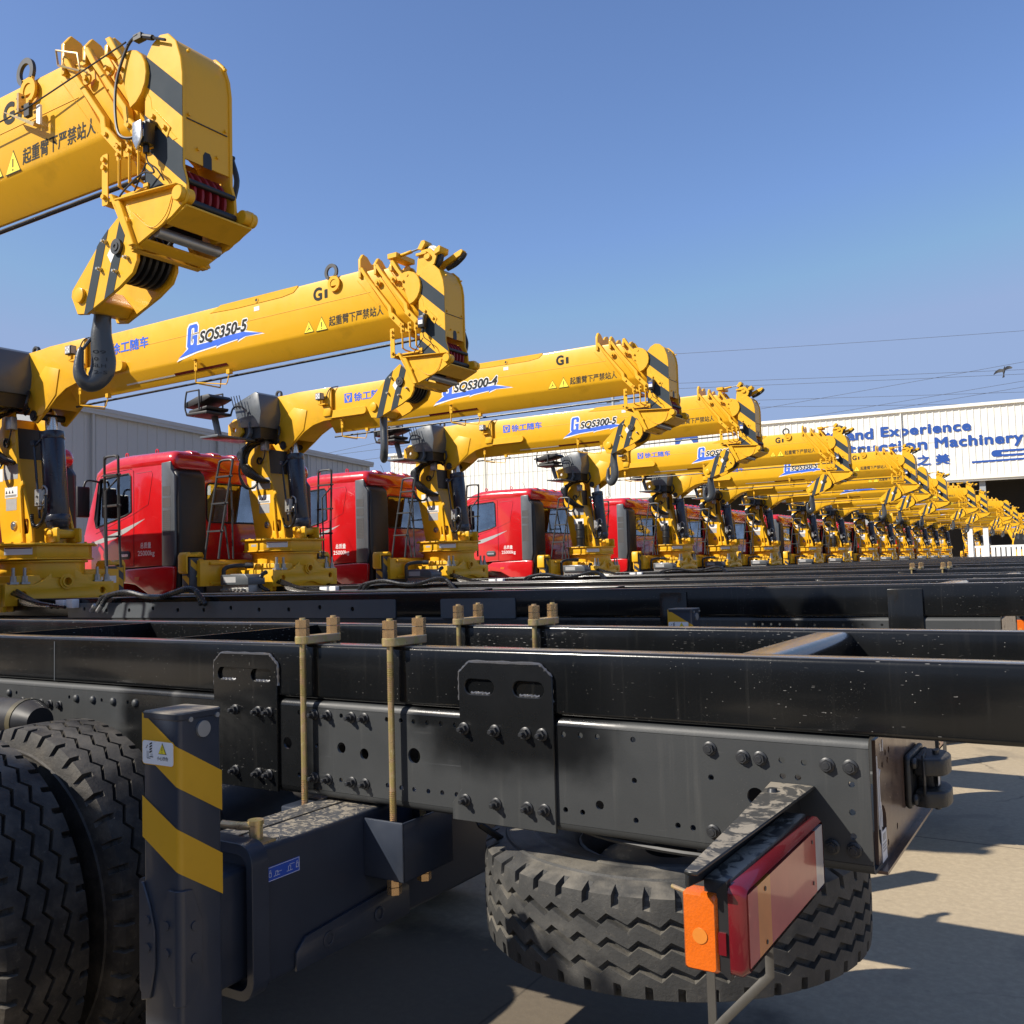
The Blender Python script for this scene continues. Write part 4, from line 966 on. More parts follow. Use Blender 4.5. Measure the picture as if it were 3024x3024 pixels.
# side wings that cradle the hook block
def wsc(g): g.v = [((x+1)*.982-1, y, z*.985) for x, y, z in g.v]; return g
wing = [(-4.50, 1.60), (-4.10, 1.575), (-4.07, 1.56), (-4.06, 1.535), (-4.075, 1.505), (-4.16, 1.46), (-4.39, 1.385), (-4.41, 1.39)]
for s in (-1, 1):
    g = G(); ya, yb = sorted((s*.165, s*.178)); g.prism(wing, 'y', ya, yb)
    ya, yb = sorted((s*.165, s*.205)); g.prism([(-4.50, 1.606), (-4.10, 1.581), (-4.10, 1.573), (-4.50, 1.597)], 'y', ya, yb)
    g.cyl((-4.10, s*.13, 1.54), (-4.10, s*.20, 1.54), .032, n=18)
    g.prism([(-4.51, 1.60), (-4.475, 1.60), (-4.375, 1.385), (-4.41, 1.385)], 'y', *sorted((s*.165, s*.20)))
    wg = cp(wsc(g), 'side_wing', Y_, hd, bevel=.003, seg=1)
    g = G(); g.cyl((-4.44, s*.178, 1.50), (-4.44, s*.195, 1.50), .018, n=14); g.tube(spline([(-4.15, s*.182, 1.545), (-4.19, s*.185, 1.47), (-4.28, s*.185, 1.44), (-4.40, s*.185, 1.53)], 5), .0025, 5); cp(wsc(g), 'wing_pin', Y_, wg, lod=2)
g = G()
for dx in (0, .035): g.prism([(-4.565+dx, 1.645-dx*1.4), (-4.545+dx, 1.645-dx*1.4), (-4.395+dx*.6, 1.375), (-4.415+dx*.6, 1.375)], 'y', -.185, -.150); g.prism([(-4.565+dx, 1.645-dx*1.4), (-4.545+dx, 1.645-dx*1.4), (-4.395+dx*.6, 1.375), (-4.415+dx*.6, 1.375)], 'y', .150, .185)
g.prism([(-4.44, 1.40), (-4.42, 1.40), (-4.40, 1.375), (-4.43, 1.37)], 'y', -.17, .17); g.prism([(-4.20, 1.455), (-4.08, 1.50), (-4.075, 1.49), (-4.2, 1.44)], 'y', -.17, .17); g.prism([(-4.39, 1.39), (-4.33, 1.41), (-4.33, 1.40), (-4.39, 1.38)], 'y', -.17, .17)
cp(wsc(g), 'cradle', Y_, hd, bevel=.002, seg=1)
g = G(); g.cyl((-4.28, -.16, 1.43), (-4.28, .16, 1.43), .024, n=16); cp(wsc(g), 'cradle_roller', GALV, hd)
# hook block
blk = [(-4.54, 1.555), (-4.59, 1.525), (-4.66, 1.475), (-4.87, 1.29), (-4.875, 1.26), (-4.83, 1.175), (-4.76, 1.165), (-4.53, 1.245), (-4.44, 1.29), (-4.41, 1.34), (-4.41, 1.40), (-4.45, 1.48)]
g = G()
for ya, yb in ((-.112, -.095), (.085, .102)): g.prism(blk, 'y', ya, yb)
g.prism([(-4.86, 1.275), (-4.82, 1.19), (-4.74, 1.18), (-4.70, 1.22), (-4.78, 1.30)], 'y', -.095, .085)
hb = cp(g, 'hook_block', Y_, bevel=.003, seg=1)
g = G(); bands(blk, [(-4.30, -4.355), (-4.14, -4.205)], -.30, g, 'y', -.1135, -.1124)
g2 = G()
for xa, xb in ((-4.735, -4.675), (-4.605, -4.545)):
    p = clip(clip(blk, 1, -.33, xb-.33*1.30), -1, .33, -(xa-.33*1.30))
    if len(p) > 2: g2.prism(p, 'y', -.1135, -.1124)
cp(g2, 'grey_band', GS, hb)
g = G(); g.cyl((-4.535, -.112, 1.42), (-4.535, -.128, 1.42), .034, n=20); g.ring((-4.535, -.128, 1.42), (0, -1, 0), .020, .008, .004, 16); cp(g, 'sheave_pin', DGR, hb)
g = G(); g.cyl((-4.80, -.112, 1.255), (-4.80, -.128, 1.255), .034, n=20); cp(g, 'trunnion', Y_, hb, bevel=.003)
g = G()
for x, z in ((-4.62, 1.46), (-4.655, 1.345), (-4.545, 1.315), (-4.47, 1.36)): g.cyl((x, -.112, z), (x, -.128, z), .009, n=8); g.cyl((x, -.128, z), (x, -.138, z), .006, n=8)
cp(g, 'block_bolt', GALV, hb, lod=2)
g = G(); g.prism([(-4.61, 1.40), (-4.585, 1.43), (-4.56, 1.395), (-4.585, 1.36)], 'y', -.1145, -.1137); cp(g, 'paper_tag', WHITE, hb)
for y in (-.068, -.035, -.002, .031, .064):
    g = G(); g.cyl((-4.535, y-.008, 1.40), (-4.535, y+.008, 1.40), .125, n=32); cp(g, 'sheave', BLK, hb, bevel=.004)
g = G()
for y in (-.06, .03): g.cyl((-4.50, y, 1.36), (-4.2, y, 1.55), .009, n=8)
cp(g, 'wire_rope', BLK, hb)
# the hook hangs from the trunnion and can turn
U = .000536
path = [(-2, 0, 72), (-10, 60, 70), (-14, 130, 76), (-18, 210, 84), (-8, 320, 92), (0, 420, 98), (-12, 510, 98), (-60, 590, 84), (-118, 616, 74), (-168, 582, 56), (-190, 520, 47), (-190, 440, 38), (-178, 345, 28), (-172, 312, 10)]
pts = spline([(a*U, 0, -b*U) for a, b, r in path], 4); rr = []
for i in range(len(path)-1):
    for j in range(4): rr.append((path[i][2]*(1-j/4) + path[i+1][2]*j/4)*U)
rr.append(path[-1][2]*U)
g = G(); g.tube(pts, rr, 14, flat=((0, 1, 0), .030))
HOOK = build(g, 'hook', HOOKM, TRUCK, smooth=70); HOOK.location = Vector((-4.795, -.005, 1.205+DZ)) - ORG; HOOK['_k'] = 'hook'
g = G(); g.tube([(-.035, 0, -.10), (-.115, 0, -.22)], .007, 6, flat=((0, 1, 0), .018)); LATCH = build(g, 'latch', HOOKM, HOOK)
g = G(); g.cyl((0, 0, .05), (0, 0, -.01), .036, n=16); build(g, 'hook_shank', BLK, HOOK)
g = G(); y = -.0305   # forged marks, barely readable
for gx, gz, t in ((-.055, -.20, '09'), (-.05, -.232, '0  1'), (-.055, -.262, 'SLH'), (-.05, -.292, '2-5')):
    put_text(g, text_geo(t, 0, .01), (gx+.01, y, gz), (1, 0, 0), (0, 0, 1), w=.055, h=.016)
mk = build(g, 'forged_mark', BLK, HOOK); mk['_lod'] = 1
# hose guides and long hose below the boom
g = G(); g.cyl((-8.75, -.02, 1.735), (-4.42, -.02, 1.745), .011, n=8); cp(g, 'long_hose', HOSE, bt)
for x in (-8.53, -6.83):
    g = G(); g.box(x-.018, x+.018, -.130, -.124, 1.82, 1.92); g.box(x-.018, x+.018, -.15, -.124, 1.915, 1.92); g.tube([(x, -.127, 1.83), (x, -.127, 1.72), (x+.01, -.11, 1.705), (x+.03, .12, 1.70), (x+.03, .13, 1.78)], .007, 6)
    g.tube([(x, -.125, 1.712), (x+.36, -.10, 1.655), (x+.375, -.10, 1.67), (x+.38, -.08, 1.76)], .005, 6); g.box(x+.36, x+.40, -.1, -.06, 1.745, 1.785)
    for z in (1.90, 1.865): g.cyl((x, -.130, z), (x, -.138, z), .007, n=8)
    cp(g, 'hose_guide', Y_, bt)
g = G(); 
def chin(y): return 1.918 - (.116-abs(y))/.108*.133
for xa, xb in ((-7.9, -7.2),): g.add([(xa, -.060, chin(.060)-.0025), (xb, -.060, chin(.060)-.0025), (xb, -.05, chin(.05)-.0025), (xa, -.05, chin(.05)-.0025)], [(0, 1, 2, 3)])
cp(g, 'white_tape', WHITE, bt)
g = G(); g.add([(-7.2, -.066, chin(.066)-.0025), (-6.5, -.066, chin(.066)-.0025), (-6.5, -.05, chin(.05)-.0025), (-7.2, -.05, chin(.05)-.0025)], [(0, 1, 2, 3)]); cp(g, 'red_tape', LRED, bt)
# side details on the boom: weld line, top doubler, plugged hole, labels
YF = -.1262
g = G(); g.tube([(-8.3, -.125, 2.155), (-4.80, -.125, 2.155)], .0028, 5); g.tube([(-4.93, -.125, 2.27), (-4.66, -.125, 1.955)], .0022, 5); cp(g, 'weld_line', YD, bt)
g = G(); tp = [(-6.64, 2.30), (-6.3, 2.285), (-5.75, 2.285), (-5.62, 2.30), (-5.57, 2.335), (-5.57, 2.352), (-6.5, 2.352)]
g.prism(tp, 'y', -.129, -.118); cp(g, 'top_doubler', Y_, bt, bevel=.003, seg=1)
g = G(); g.ring((-6.05, -.129, 2.315), (0, -1, 0), .022, .013, .004, 18); cp(g, 'port_ring', Y_, bt); g = G(); g.cyl((-6.05, -.1295, 2.315), (-6.05, -.1302, 2.315), .0135, n=16); cp(g, 'port', BLK, bt)
g = G(); g.box(-6.085, -6.02, YF-.001, YF, 2.225, 2.262); cp(g, 'paper_label', WHITE, bt)
g = G(); g.box(-8.48, -8.39, -.27, -.20, 2.19, 2.28); lm = cp(g, 'work_lamp', BLK, gk, bevel=.008)
g = G(); g.box(-8.475, -8.395, -.2715, -.2702, 2.20, 2.272); g.box(-8.3898, -8.3885, -.262, -.208, 2.20, 2.272); lf = cp(g, 'lamp_glass', SILV, lm)
g = G()
for x, z in ((-8.455, 2.255), (-8.415, 2.255), (-8.455, 2.215), (-8.415, 2.215), (-8.435, 2.236)): g.cyl((x, -.2715, z), (x, -.273, z), .010, n=10)
cp(g, 'led', WHITE, lf, lod=2)
g = G(); g.box(-8.455, -8.415, -.25, -.22, 2.14, 2.19); g.box(-8.455, -8.34, -.245, -.17, 2.125, 2.14); cp(g, 'lamp_bracket', Y_, lm); g = G(); g.tube(spline([(-8.36, -.2, 2.20), (-8.34, -.19, 2.28), (-8.30, -.17, 2.34), (-8.22, -.12, 2.36)], 5), .006, 6); cp(g, 'lamp_cable', BLK, lm)
g = G(); g.prism([(-8.42, 1.98), (-8.40, 2.12), (-8.34, 2.12), (-8.28, 2.06), (-8.30, 1.98)], 'y', -.20, -.172); cp(g, 'side_lug', Y_, gk, bevel=.01)
# lettering
def decal(g, name, mat, parent, lod=0): return cp(g, name, mat, parent, lod=lod)
WARN = text_geo('起重臂下严禁站人')
g = G(); put_bold(g, WARN, (-5.235, YF, 1.955), (1, 0, 0), (0, 0, 1), .56, .078, .0012, 4); WARND = decal(g, 'warning_lettering', DECD, bt)
def tri2(g, cx, z, w, h, y): g.add([(cx-w/2, y, z), (cx+w/2, y, z), (cx, y, z+h)], [(0, 1, 2)])
g = G(); tri2(g, -5.315, 1.935, .13, .115, YF); tri2(g, -5.455, 1.94, .11, .095, YF); tr = decal(g, 'triangle_edge', DECD, bt)
g = G(); tri2(g, -5.315, 1.940, .117, .102, YF-.001); tri2(g, -5.455, 1.944, .099, .085, YF-.001); decal(g, 'warning_triangle', DECY, tr)
g = G(); g.box(-5.319, -5.311, YF-.002, YF-.0015, 1.965, 2.005); g.box(-5.319, -5.311, YF-.002, YF-.0015, 1.948, 1.956); g.box(-5.457, -5.453, YF-.002, YF-.0015, 1.97, 2.0); g.prism([(-5.485, 1.95), (-5.45, 1.98), (-5.425, 1.955), (-5.45, 1.97)], 'y', YF-.002, YF-.0015); decal(g, 'triangle_mark', DECD, tr)
g = G(); zz = 2.145; put_bold(g, text_geo('徐工随车'), (-7.955, -.1272, 2.135), (1, 0, 0), (0, 0, 1), .55, .105, .0035, 6); decal(g, 'side_lettering', DECB, gk)
g = G(); g.box(-8.115, -7.985, YF-.0008, YF, 2.13, 2.25); em = decal(g, 'emblem', DECB, gk)
g = G()
def q(pts): g.add([(x, YF-.0016, z) for x, z in pts], [tuple(range(len(pts)))])
q([(-8.093, 2.222), (-8.077, 2.238), (-8.023, 2.238), (-8.007, 2.222)]); q([(-8.098, 2.214), (-8.083, 2.214), (-8.05, 2.155), (-8.058, 2.142)]); q([(-8.017, 2.214), (-8.002, 2.214), (-8.042, 2.142), (-8.05, 2.155)]); q([(-8.058, 2.142), (-8.05, 2.155), (-8.042, 2.142)])
decal(g, 'emblem_mark', Y_, em)
def model_decal(txt):
    gw = G(); gb = G(); gd = G(); Yw = YF-.0004; Yb = YF-.0020; Yd = YF-.0028
    sw = [(-7.06, 1.965), (-6.93, 2.03), (-6.86, 2.045), (-6.62, 2.045), (-6.42, 2.055), (-6.22, 2.055), (-6.19, 2.045), (-5.98, 2.0), (-6.20, 2.01), (-6.30, 1.99), (-6.28, 2.005), (-6.50, 1.995), (-6.56, 1.985), (-6.55, 1.998), (-6.80, 1.99)]
    gb.add([(x, Yb, z-.0) for x, z in sw], [tuple(range(len(sw)))])
    cx, cz = -6.5, 2.015
    gw.add([(cx+(x-cx)*1.045, Yw, cz+(z-cz)*1.45-.004) for x, z in sw], [tuple(range(len(sw)))])
    gp = [(.65,.64),(.65,.88),(.55,1),(.10,1),(0,.88),(0,.12),(.10,0),(.53,0),(.60,.06),(.65,0),(.65,.53),(.35,.53),(.35,.38),(.43,.38),(.43,.20),(.39,.14),(.26,.14),(.22,.20),(.22,.80),(.26,.86),(.39,.86),(.43,.80),(.43,.64)]
    gp = [(-6.945 + x*.20 + y*.022, 2.03 + y*.21) for x, y in gp]
    gb.add([(x, Yb-.0001, z) for x, z in gp], [tuple(range(len(gp)))]); gf = fatten(gp, .016)
    gw.add([(x, Yw-.0001, z) for x, z in gf], [tuple(range(len(gf)))])
    T = text_geo(txt, .22)
    put_bold(gd, T, (-6.775, Yd, 2.04), (1, 0, 0), (0, 0, 1), .60, .115, .005, 6); put_bold(gw, T, (-6.775, Yw-.0001, 2.04), (1, 0, 0), (0, 0, 1), .60, .115, .015, 12)
    for gg in (gw, gb, gd):
        gg.v = [(x, y, z + (x+6.5)*.03+.01) for x, y, z in gg.v]
    a = decal(gw, 'model_outline', WHITE, bt); a['_v'] = txt
    b = decal(gb, 'model_initial', DECB, a); c = decal(gd, 'model_lettering', DECD, a)
    return a
for t in ('SQS350-5', 'SQS300-4', 'SQS300-5'): model_decal(t)
for t in ('1', '2'):
    g = G(); put_bold(g, text_geo('G'), (-5.395, YF, 2.19), (1, 0, 0), (0, 0, 1), .085, .098, .006, 8); put_bold(g, text_geo(t), (-5.275, YF, 2.195), (1, 0, 0), (0, 0, 1), (.026 if t == '1' else .045), .065, .004, 6)
    a = decal(g, 'boom_number', DECD, bt); a['_v'] = 'G'+t
# optional pieces: lifting ring on the flank, sheave on the head
g = G(); g.ring((-5.19, -.145, 2.385), (0, 1, 0), .068, .042, .016, 28); g.ring((-5.16, -.150, 2.285), (0, 1, 0), .062, .036, .012, 28); g.box(-5.215, -5.13, -.145, -.131, 2.27, 2.35); r = cp(g, 'flank_eye', DGR, bt); r['_v'] = 'eye'; r.data.materials.append(Y_)
for p in r.data.polygons:
    if p.center.z + ORG.z < 2.335+DZ: p.material_index = 1
def lw(g): g.v = [(x if x < -4.2 else -4.2+(x+4.2)*.85, y, 2.24+(z-2.24)*.80-.015) for x, y, z in g.v]
g = G(); g.prism([(-4.36, 2.18), (-4.34, 2.36), (-4.30, 2.44), (-4.22, 2.44), (-4.15, 2.36), (-4.18, 2.28), (-4.25, 2.25)], 'y', -.118, -.105); g.prism([(-4.36, 2.18), (-4.34, 2.36), (-4.30, 2.44), (-4.22, 2.44), (-4.15, 2.36), (-4.18, 2.28), (-4.25, 2.25)], 'y', -.045, -.032)
g.cyl((-4.24, -.135, 2.36), (-4.24, -.02, 2.36), .03, n=16); g.box(-4.34, -4.24, -.14, -.118, 2.385, 2.41); g.prism([(-4.17, 2.36), (-4.11, 2.38), (-4.10, 2.43), (-4.12, 2.44), (-4.17, 2.41)], 'y', -.13, -.02); g.prism([(-4.34, 2.46), (-4.30, 2.53), (-4.27, 2.53), (-4.26, 2.50), (-4.30, 2.44)], 'y', -.12, -.03)
g.cyl((-4.55, -.08, 2.455), (-4.42, -.08, 2.47), .016, n=10); g.box(-4.62, -4.53, -.13, .1, 2.43, 2.48)
g.prism([(-4.24, 2.27), (-4.0, 2.36), (-3.97, 2.40), (-3.99, 2.42), (-4.05, 2.40), (-4.22, 2.33)], 'y', .0, .05)
lw(g); r = cp(g, 'auxiliary_bracket', Y_, hd, bevel=.003, seg=1); r['_v'] = 'aux'
g = G(); g.cyl((-4.42, -.08, 2.47), (-4.30, -.08, 2.485), .009, n=8); lw(g); cp(g, 'strut_rod', STEEL, r)
g = G(); g.cyl((-4.24, -.095, 2.36), (-4.24, -.055, 2.36), .115, n=36); g.cyl((-4.24, -.10, 2.36), (-4.24, -.05, 2.36), .09, n=30); lw(g); cp(g, 'auxiliary_sheave', IRON, r, bevel=.004)
g = G(); g.tube(spline([(-4.16, .02, 2.27), (-4.08, .03, 2.30), (-4.0, .03, 2.35), (-3.97, .03, 2.39)], 5), .022, 8); lw(g); cp(g, 'guide_roller', IRON, r)
# valve cover box beside the boom root, hoses, operator seat
bx = [(-9.70, 2.24), (-9.30, 2.365), (-9.24, 2.33), (-9.20, 2.10), (-9.23, 1.90), (-9.62, 1.92)]
g = G(); g.prism(bx, 'y', -.52, .13); vb = cp(g, 'valve_cover', GREY, bevel=.006)
g = G()
for x, z in ((-9.62, 2.2), (-9.4, 2.30), (-9.57, 2.0), (-9.63, 2.06)): g.cyl((x, -.52, z), (x, -.526, z), .009, n=8)
cp(g, 'cover_screw', STEEL, vb, lod=2)
g = G(); g.box(-9.60, -9.25, -.48, .08, 1.76, 1.92); cp(g, 'valve_bank', BLK, vb)
g = G()
for i in range(3): g.cyl((-9.28, -.36+i*.07, 1.94), (-9.27, -.36+i*.07, 1.87), .016, n=8)
cp(g, 'fitting', ZINC, vb)
g = G()
for i in range(13):
    a = i*.036; b = (i % 4)*.035
    g.tube(spline([(-9.30-b*.5, -.44+a, 1.92), (-9.28-b, -.46+a*.9, 1.83), (-9.36-b, -.42+a*.6, 1.76), (-9.56, -.40+a*.3, 1.72), (-9.66-b, -.42+a*.2, 1.58), (-9.64+b, -.42+a*.15, 1.36), (-9.50+b, -.36+a*.1, 1.25), (-9.40+b, -.30, 1.20)], 6), .023, 7)
for i in range(3):
    g.tube(spline([(-9.66-.02*i, -.40, 1.55), (-9.72, -.42, 1.35), (-9.66+.02*i, -.40, 1.16), (-9.56+.02*i, -.36, 1.13), (-9.50, -.3, 1.22)], 6), .013, 6)
g.tube(spline([(-9.2, -.2, 1.93), (-9.15, -.25, 1.82), (-9.22, -.25, 1.72), (-9.33, -.25, 1.75)], 6), .016, 7); g.tube(spline([(-9.25, -.1, 1.93), (-9.2, -.15, 1.8), (-9.28, -.2, 1.7)], 6), .016, 7)
cp(g, 'hose_bundle', HOSE, vb)
g = G(); g.box(-9.44, -9.34, -.31, -.24, 1.62, 1.75); cp(g, 'junction_box', GALV, col, bevel=.006)
g = G(); g.tube(spline([(-9.38, -.28, 1.62), (-9.40, -.29, 1.52), (-9.48, -.27, 1.48), (-9.52, -.25, 1.54)], 5), .008, 6); g.ring((-9.52, -.24, 1.50), (0, -1, 0), .05, .034, .02); cp(g, 'loop_cable', BLK, col)
g = G(); g.prism([(-9.82, 1.78), (-9.82, 1.98), (-9.70, 2.05), (-9.58, 2.03), (-9.54, 1.85), (-9.62, 1.78)], 'y', -.52, -.47, [circ(-9.70, 1.90, .03)]); cp(g, 'seat_bracket', Y_, vb, bevel=.012)
g = G(); g.prism(rrect(-9.74, -9.40, 1.735, 1.765, .012), 'y', -1.05, -.42); g.prism([(-9.62, 1.76), (-9.48, 1.76), (-9.42, 1.84), (-9.42, 1.98), (-9.40, 1.98), (-9.39, 1.83), (-9.46, 1.735), (-9.62, 1.735)], 'y', -.53, -.42)
st = cp(g, 'foot_platform', GREY, bevel=.004)
g = G(); g.prism([(-9.66, 1.76), (-9.60, 1.76), (-9.68, 2.05), (-9.75, 2.05)], 'y', -.86, -.80); sp_ = cp(g, 'seat_post', GREY, st, bevel=.004)
g = G(); g.prism(rrect(-9.92, -9.52, 2.035, 2.075, .015), 'y', -1.12, -.72); g.prism([(-9.90, 2.06), (-9.55, 2.10), (-9.54, 2.14), (-9.88, 2.11)], 'y', -1.10, -.74); g.prism([(-9.98, 2.21), (-9.72, 2.275), (-9.52, 2.285), (-9.47, 2.24), (-9.60, 2.20), (-9.94, 2.14)], 'y', -1.10, -.74)
seat = cp(g, 'operator_seat', SEATM, bevel=.012)
g = G()
for y in (-1.12, -.74): g.tube(spline([(-9.90, y, 2.06), (-9.93, y, 2.16), (-9.90, y, 2.33), (-9.86, y, 2.345), (-9.68, y, 2.345), (-9.66, y, 2.33), (-9.66, y, 2.10)], 5), .011, 7)
g.tube([(-10.08, -.95, 2.22), (-9.9, -.95, 2.24)], .016, 6); g.tube(spline([(-9.56, -.70, 2.05), (-9.55, -.66, 2.16), (-9.48, -.6, 2.18), (-9.42, -.56, 2.12)], 5), .012, 7)
for i in range(4): g.cyl((-9.60+i*.05, -.60, 2.15), (-9.66+i*.05, -.60, 2.33), .006, n=6)
cp(g, 'seat_frame', DGR, seat)
# control box, lever bank and pipes on the near side behind the cab
g = G(); g.prism([(-9.46, .0), (-9.02, .0), (-8.96, -.05), (-8.96, -.13), (-9.46, -.13)], 'y', -.98, -.70); cb = cp(g, 'control_box', GREY, bevel=.012)
g = G(); g.box(-9.34, -9.10, -.92, -.84, .0, .004); g.box(-9.40, -9.18, -.9815, -.9803, -.10, -.03); cp(g, 'box_label', SILV, cb)
g = G()
for i in range(6): g.cyl((-9.42+i*.07, -.94, -.19), (-9.42+i*.07, -1.0, -.19), .016, n=8)
g.box(-9.46, -9.0, -.94, -.72, -.22, -.13); cp(g, 'lever_bank', GALV, cb)
g = G(); g.tube(spline([(-9.58, -.80, -.30), (-9.58, -.82, .0), (-9.57, -.80, .08), (-9.50, -.72, .11), (-9.38, -.60, .11)], 5), .028, 9); g.cyl((-9.40, -.62, .11), (-9.32, -.56, .11), .04, n=12); cp(g, 'suction_pipe', DGR)
g = G(); pts = spline([(-8.98, -.66, .02), (-8.98, -.74, -.02), (-8.99, -.76, -.14), (-8.88, -.72, -.22)], 9); g.tube(pts, [.03 if i % 2 else .025 for i in range(len(pts))], 9); cp(g, 'hose', HOSE)
# corrugated hoses and small boxes lying along the near rail
g = G()
for k in range(2):
    pts = spline([(-7.5-.06*k, -.55, -.29), (-7.42-.05*k, -.54, -.21), (-7.2, -.53, -.175-.01*k), (-6.95, -.52, -.215), (-6.75, -.53, -.225), (-6.6, -.53, -.20), (-6.42, -.53, -.16-.01*k), (-6.28, -.54, -.18), (-6.2+.05*k, -.55, -.29)], 12)
    g.tube(pts, [.024 if i % 2 else .019 for i in range(len(pts))], 8)
for k in range(3): g.tube(spline([(-8.9-.1*k, -.50, -.14), (-8.5, -.56-.02*k, -.24), (-8.2+.1*k, -.58, -.30)], 6), .016, 7)
part(g, 'corrugated_hose', HOSE, kind='rowonly')
g = G(); g.tube([(-7.5, -.55, -.285), (-7.56, -.55, -.34)], .022, 8); g.tube([(-7.58, -.56, -.285), (-7.64, -.56, -.34)], .022, 8); part(g, 'hose_end', GALV, kind='rowonly')
g = G()
for k in range(4): g.tube(spline([(-8.9+.03*k, -.5, -.16), (-8.7, -.57, -.22-.015*k), (-8.35+.05*k, -.6, -.29)], 5), .010, 6)
part(g, 'pipe_bundle', STEEL, kind='rowonly')
g = G(); g.box(-8.18, -8.06, -.56, -.49, -.31, -.235); g.box(-8.02, -7.92, -.56, -.49, -.31, -.23); part(g, 'junction_box', WHITE, kind='rowonly', bevel=.006)
# ------------------------------------------------------------------ red cab
def kb(g, name, mats, parent=None, lod=0, **kw):
    return part(g, name, mats, parent, kind='cab', lod=lod, dz=DZ, **kw)
side = [(-10.27, .14), (-10.27, 1.47), (-11.47, 1.44), (-11.63, 1.36), (-11.78, 1.0), (-11.93, .60), (-11.97, .25), (-11.97, -.30), (-11.80, -.34), (-11.74, -.05), (-11.55, .08), (-11.10, .12)]
win = [(-11.66, .68), (-11.70, .80), (-11.60, 1.30), (-11.56, 1.34), (-10.96, 1.37), (-10.92, 1.33), (-10.91, .86), (-11.02, .82)]
g = G()
for s in (-1, 1):
    ya, yb = sorted((s*1.20, s*1.165)); g.prism(side, 'y', ya, yb, [win])
rear = [(-1.165, -.05), (-1.165, 1.40), (1.165, 1.40), (1.165, -.05)]
g.prism(rear, 'x', -10.12, -10.08, [rrect(-.66, .66, .70, 1.22, .07)])
g.prism([(-1.16, 1.42), (-1.16, .6), (1.16, .6), (1.16, 1.42)], 'x', -11.66, -11.63, [rrect(-1.06, 1.06, .66, 1.36, .06)])
g.box(-11.99, -11.94, -1.165, 1.165, -.30, .60); g.box(-11.95, -10.1, -1.16, 1.16, -.08, -.04)
CAB = kb(g, 'cab', RED, bevel=.008)
secs = []
for x, w, zt, zb, r in ((-10.03, 1.17, 1.54, 1.38, .07), (-10.06, 1.205, 1.59, 1.37, .10), (-10.14, 1.215, 1.615, 1.37, .12), (-11.0, 1.215, 1.625, 1.37, .12), (-11.30, 1.21, 1.61, 1.37, .11), (-11.52, 1.20, 1.55, 1.36, .09), (-11.66, 1.19, 1.45, 1.34, .05), (-11.72, 1.16, 1.38, 1.33, .02)):
    secs.append([(x, y, z) for y, z in rrect(-w, w, zb, zt, r, 5)])
g = G(); g.loft(secs); rf = kb(g, 'roof', RED, CAB, smooth=60)
g = G()
for y in (-.85, -.5, -.15, .2, .55, .9): g.loft([[(x, yy, zz) for yy, zz in rrect(y-.07, y+.07, 1.56, z, .02, 3)] for x, z in ((-10.05, 1.60), (-10.1, 1.632), (-11.0, 1.640), (-11.2, 1.625))])
kb(g, 'roof_rib', RED, rf, smooth=60)
g = G()
for x in (-10.62, -11.25): g.ring((x, -1.02, 1.655), (0, 1, 0), .034, .022, .012, 16); g.cyl((x, -1.014, 1.58), (x, -1.014, 1.63), .012, n=8)
kb(g, 'roof_eye', RED, rf)
g = G(); g.cyl((-11.35, .95, 1.6), (-11.55, .95, 1.98), .004, n=5); kb(g, 'aerial', BLK, rf)
g = G()   # shut lines of door and panel
for s in (-1, 1):
    y = s*1.2012
    def ln(p, r=.0045): g.tube([(x, y, z) for x, z in p], r, 5)
    ln([(-10.86, .14), (-10.86, 1.40), (-10.90, 1.43), (-11.45, 1.405), (-11.57, 1.37)]); ln([(-11.10, .13), (-10.86, .14)]); ln([(-10.80, 1.36), (-10.50, 1.37), (-10.47, 1.34), (-10.56, .94), (-10.86, .83)], .003); ln([(-10.86, .83), (-11.68, .60)], .003)
kb(g, 'shut_line', REDD, CAB)
for s in (-1, 1):
    ya, yb = sorted((s*1.178, s*1.184)); g = G(); g.prism(win, 'y', ya, yb); kb(g, 'window', GLASS, CAB)
g = G(); g.prism(rrect(-.655, .655, .705, 1.215, .06), 'x', -10.10, -10.095); kb(g, 'rear_window', GLASS, CAB)
g = G(); g.prism(rrect(-1.05, 1.05, .67, 1.35, .05), 'x', -11.65, -11.644); kb(g, 'windscreen', GLASS, CAB)
for s in (-1, 1):
    g = G(); y = s*1.2005; g.tube([(x, y, z) for x, z in win + [win[0]]], .012, 6)
    g.prism([(-11.69, .70), (-11.60, 1.32), (-11.57, 1.34), (-11.64, .70)], 'y', *sorted((s*1.192, s*1.203))); kb(g, 'window_seal', BLK, CAB)
g = G(); g.tube([(-10.079, y, z) for y, z in rrect(-.66, .66, .70, 1.22, .07)] , .012, 6)
kb(g, 'window_seal', BLK, CAB)
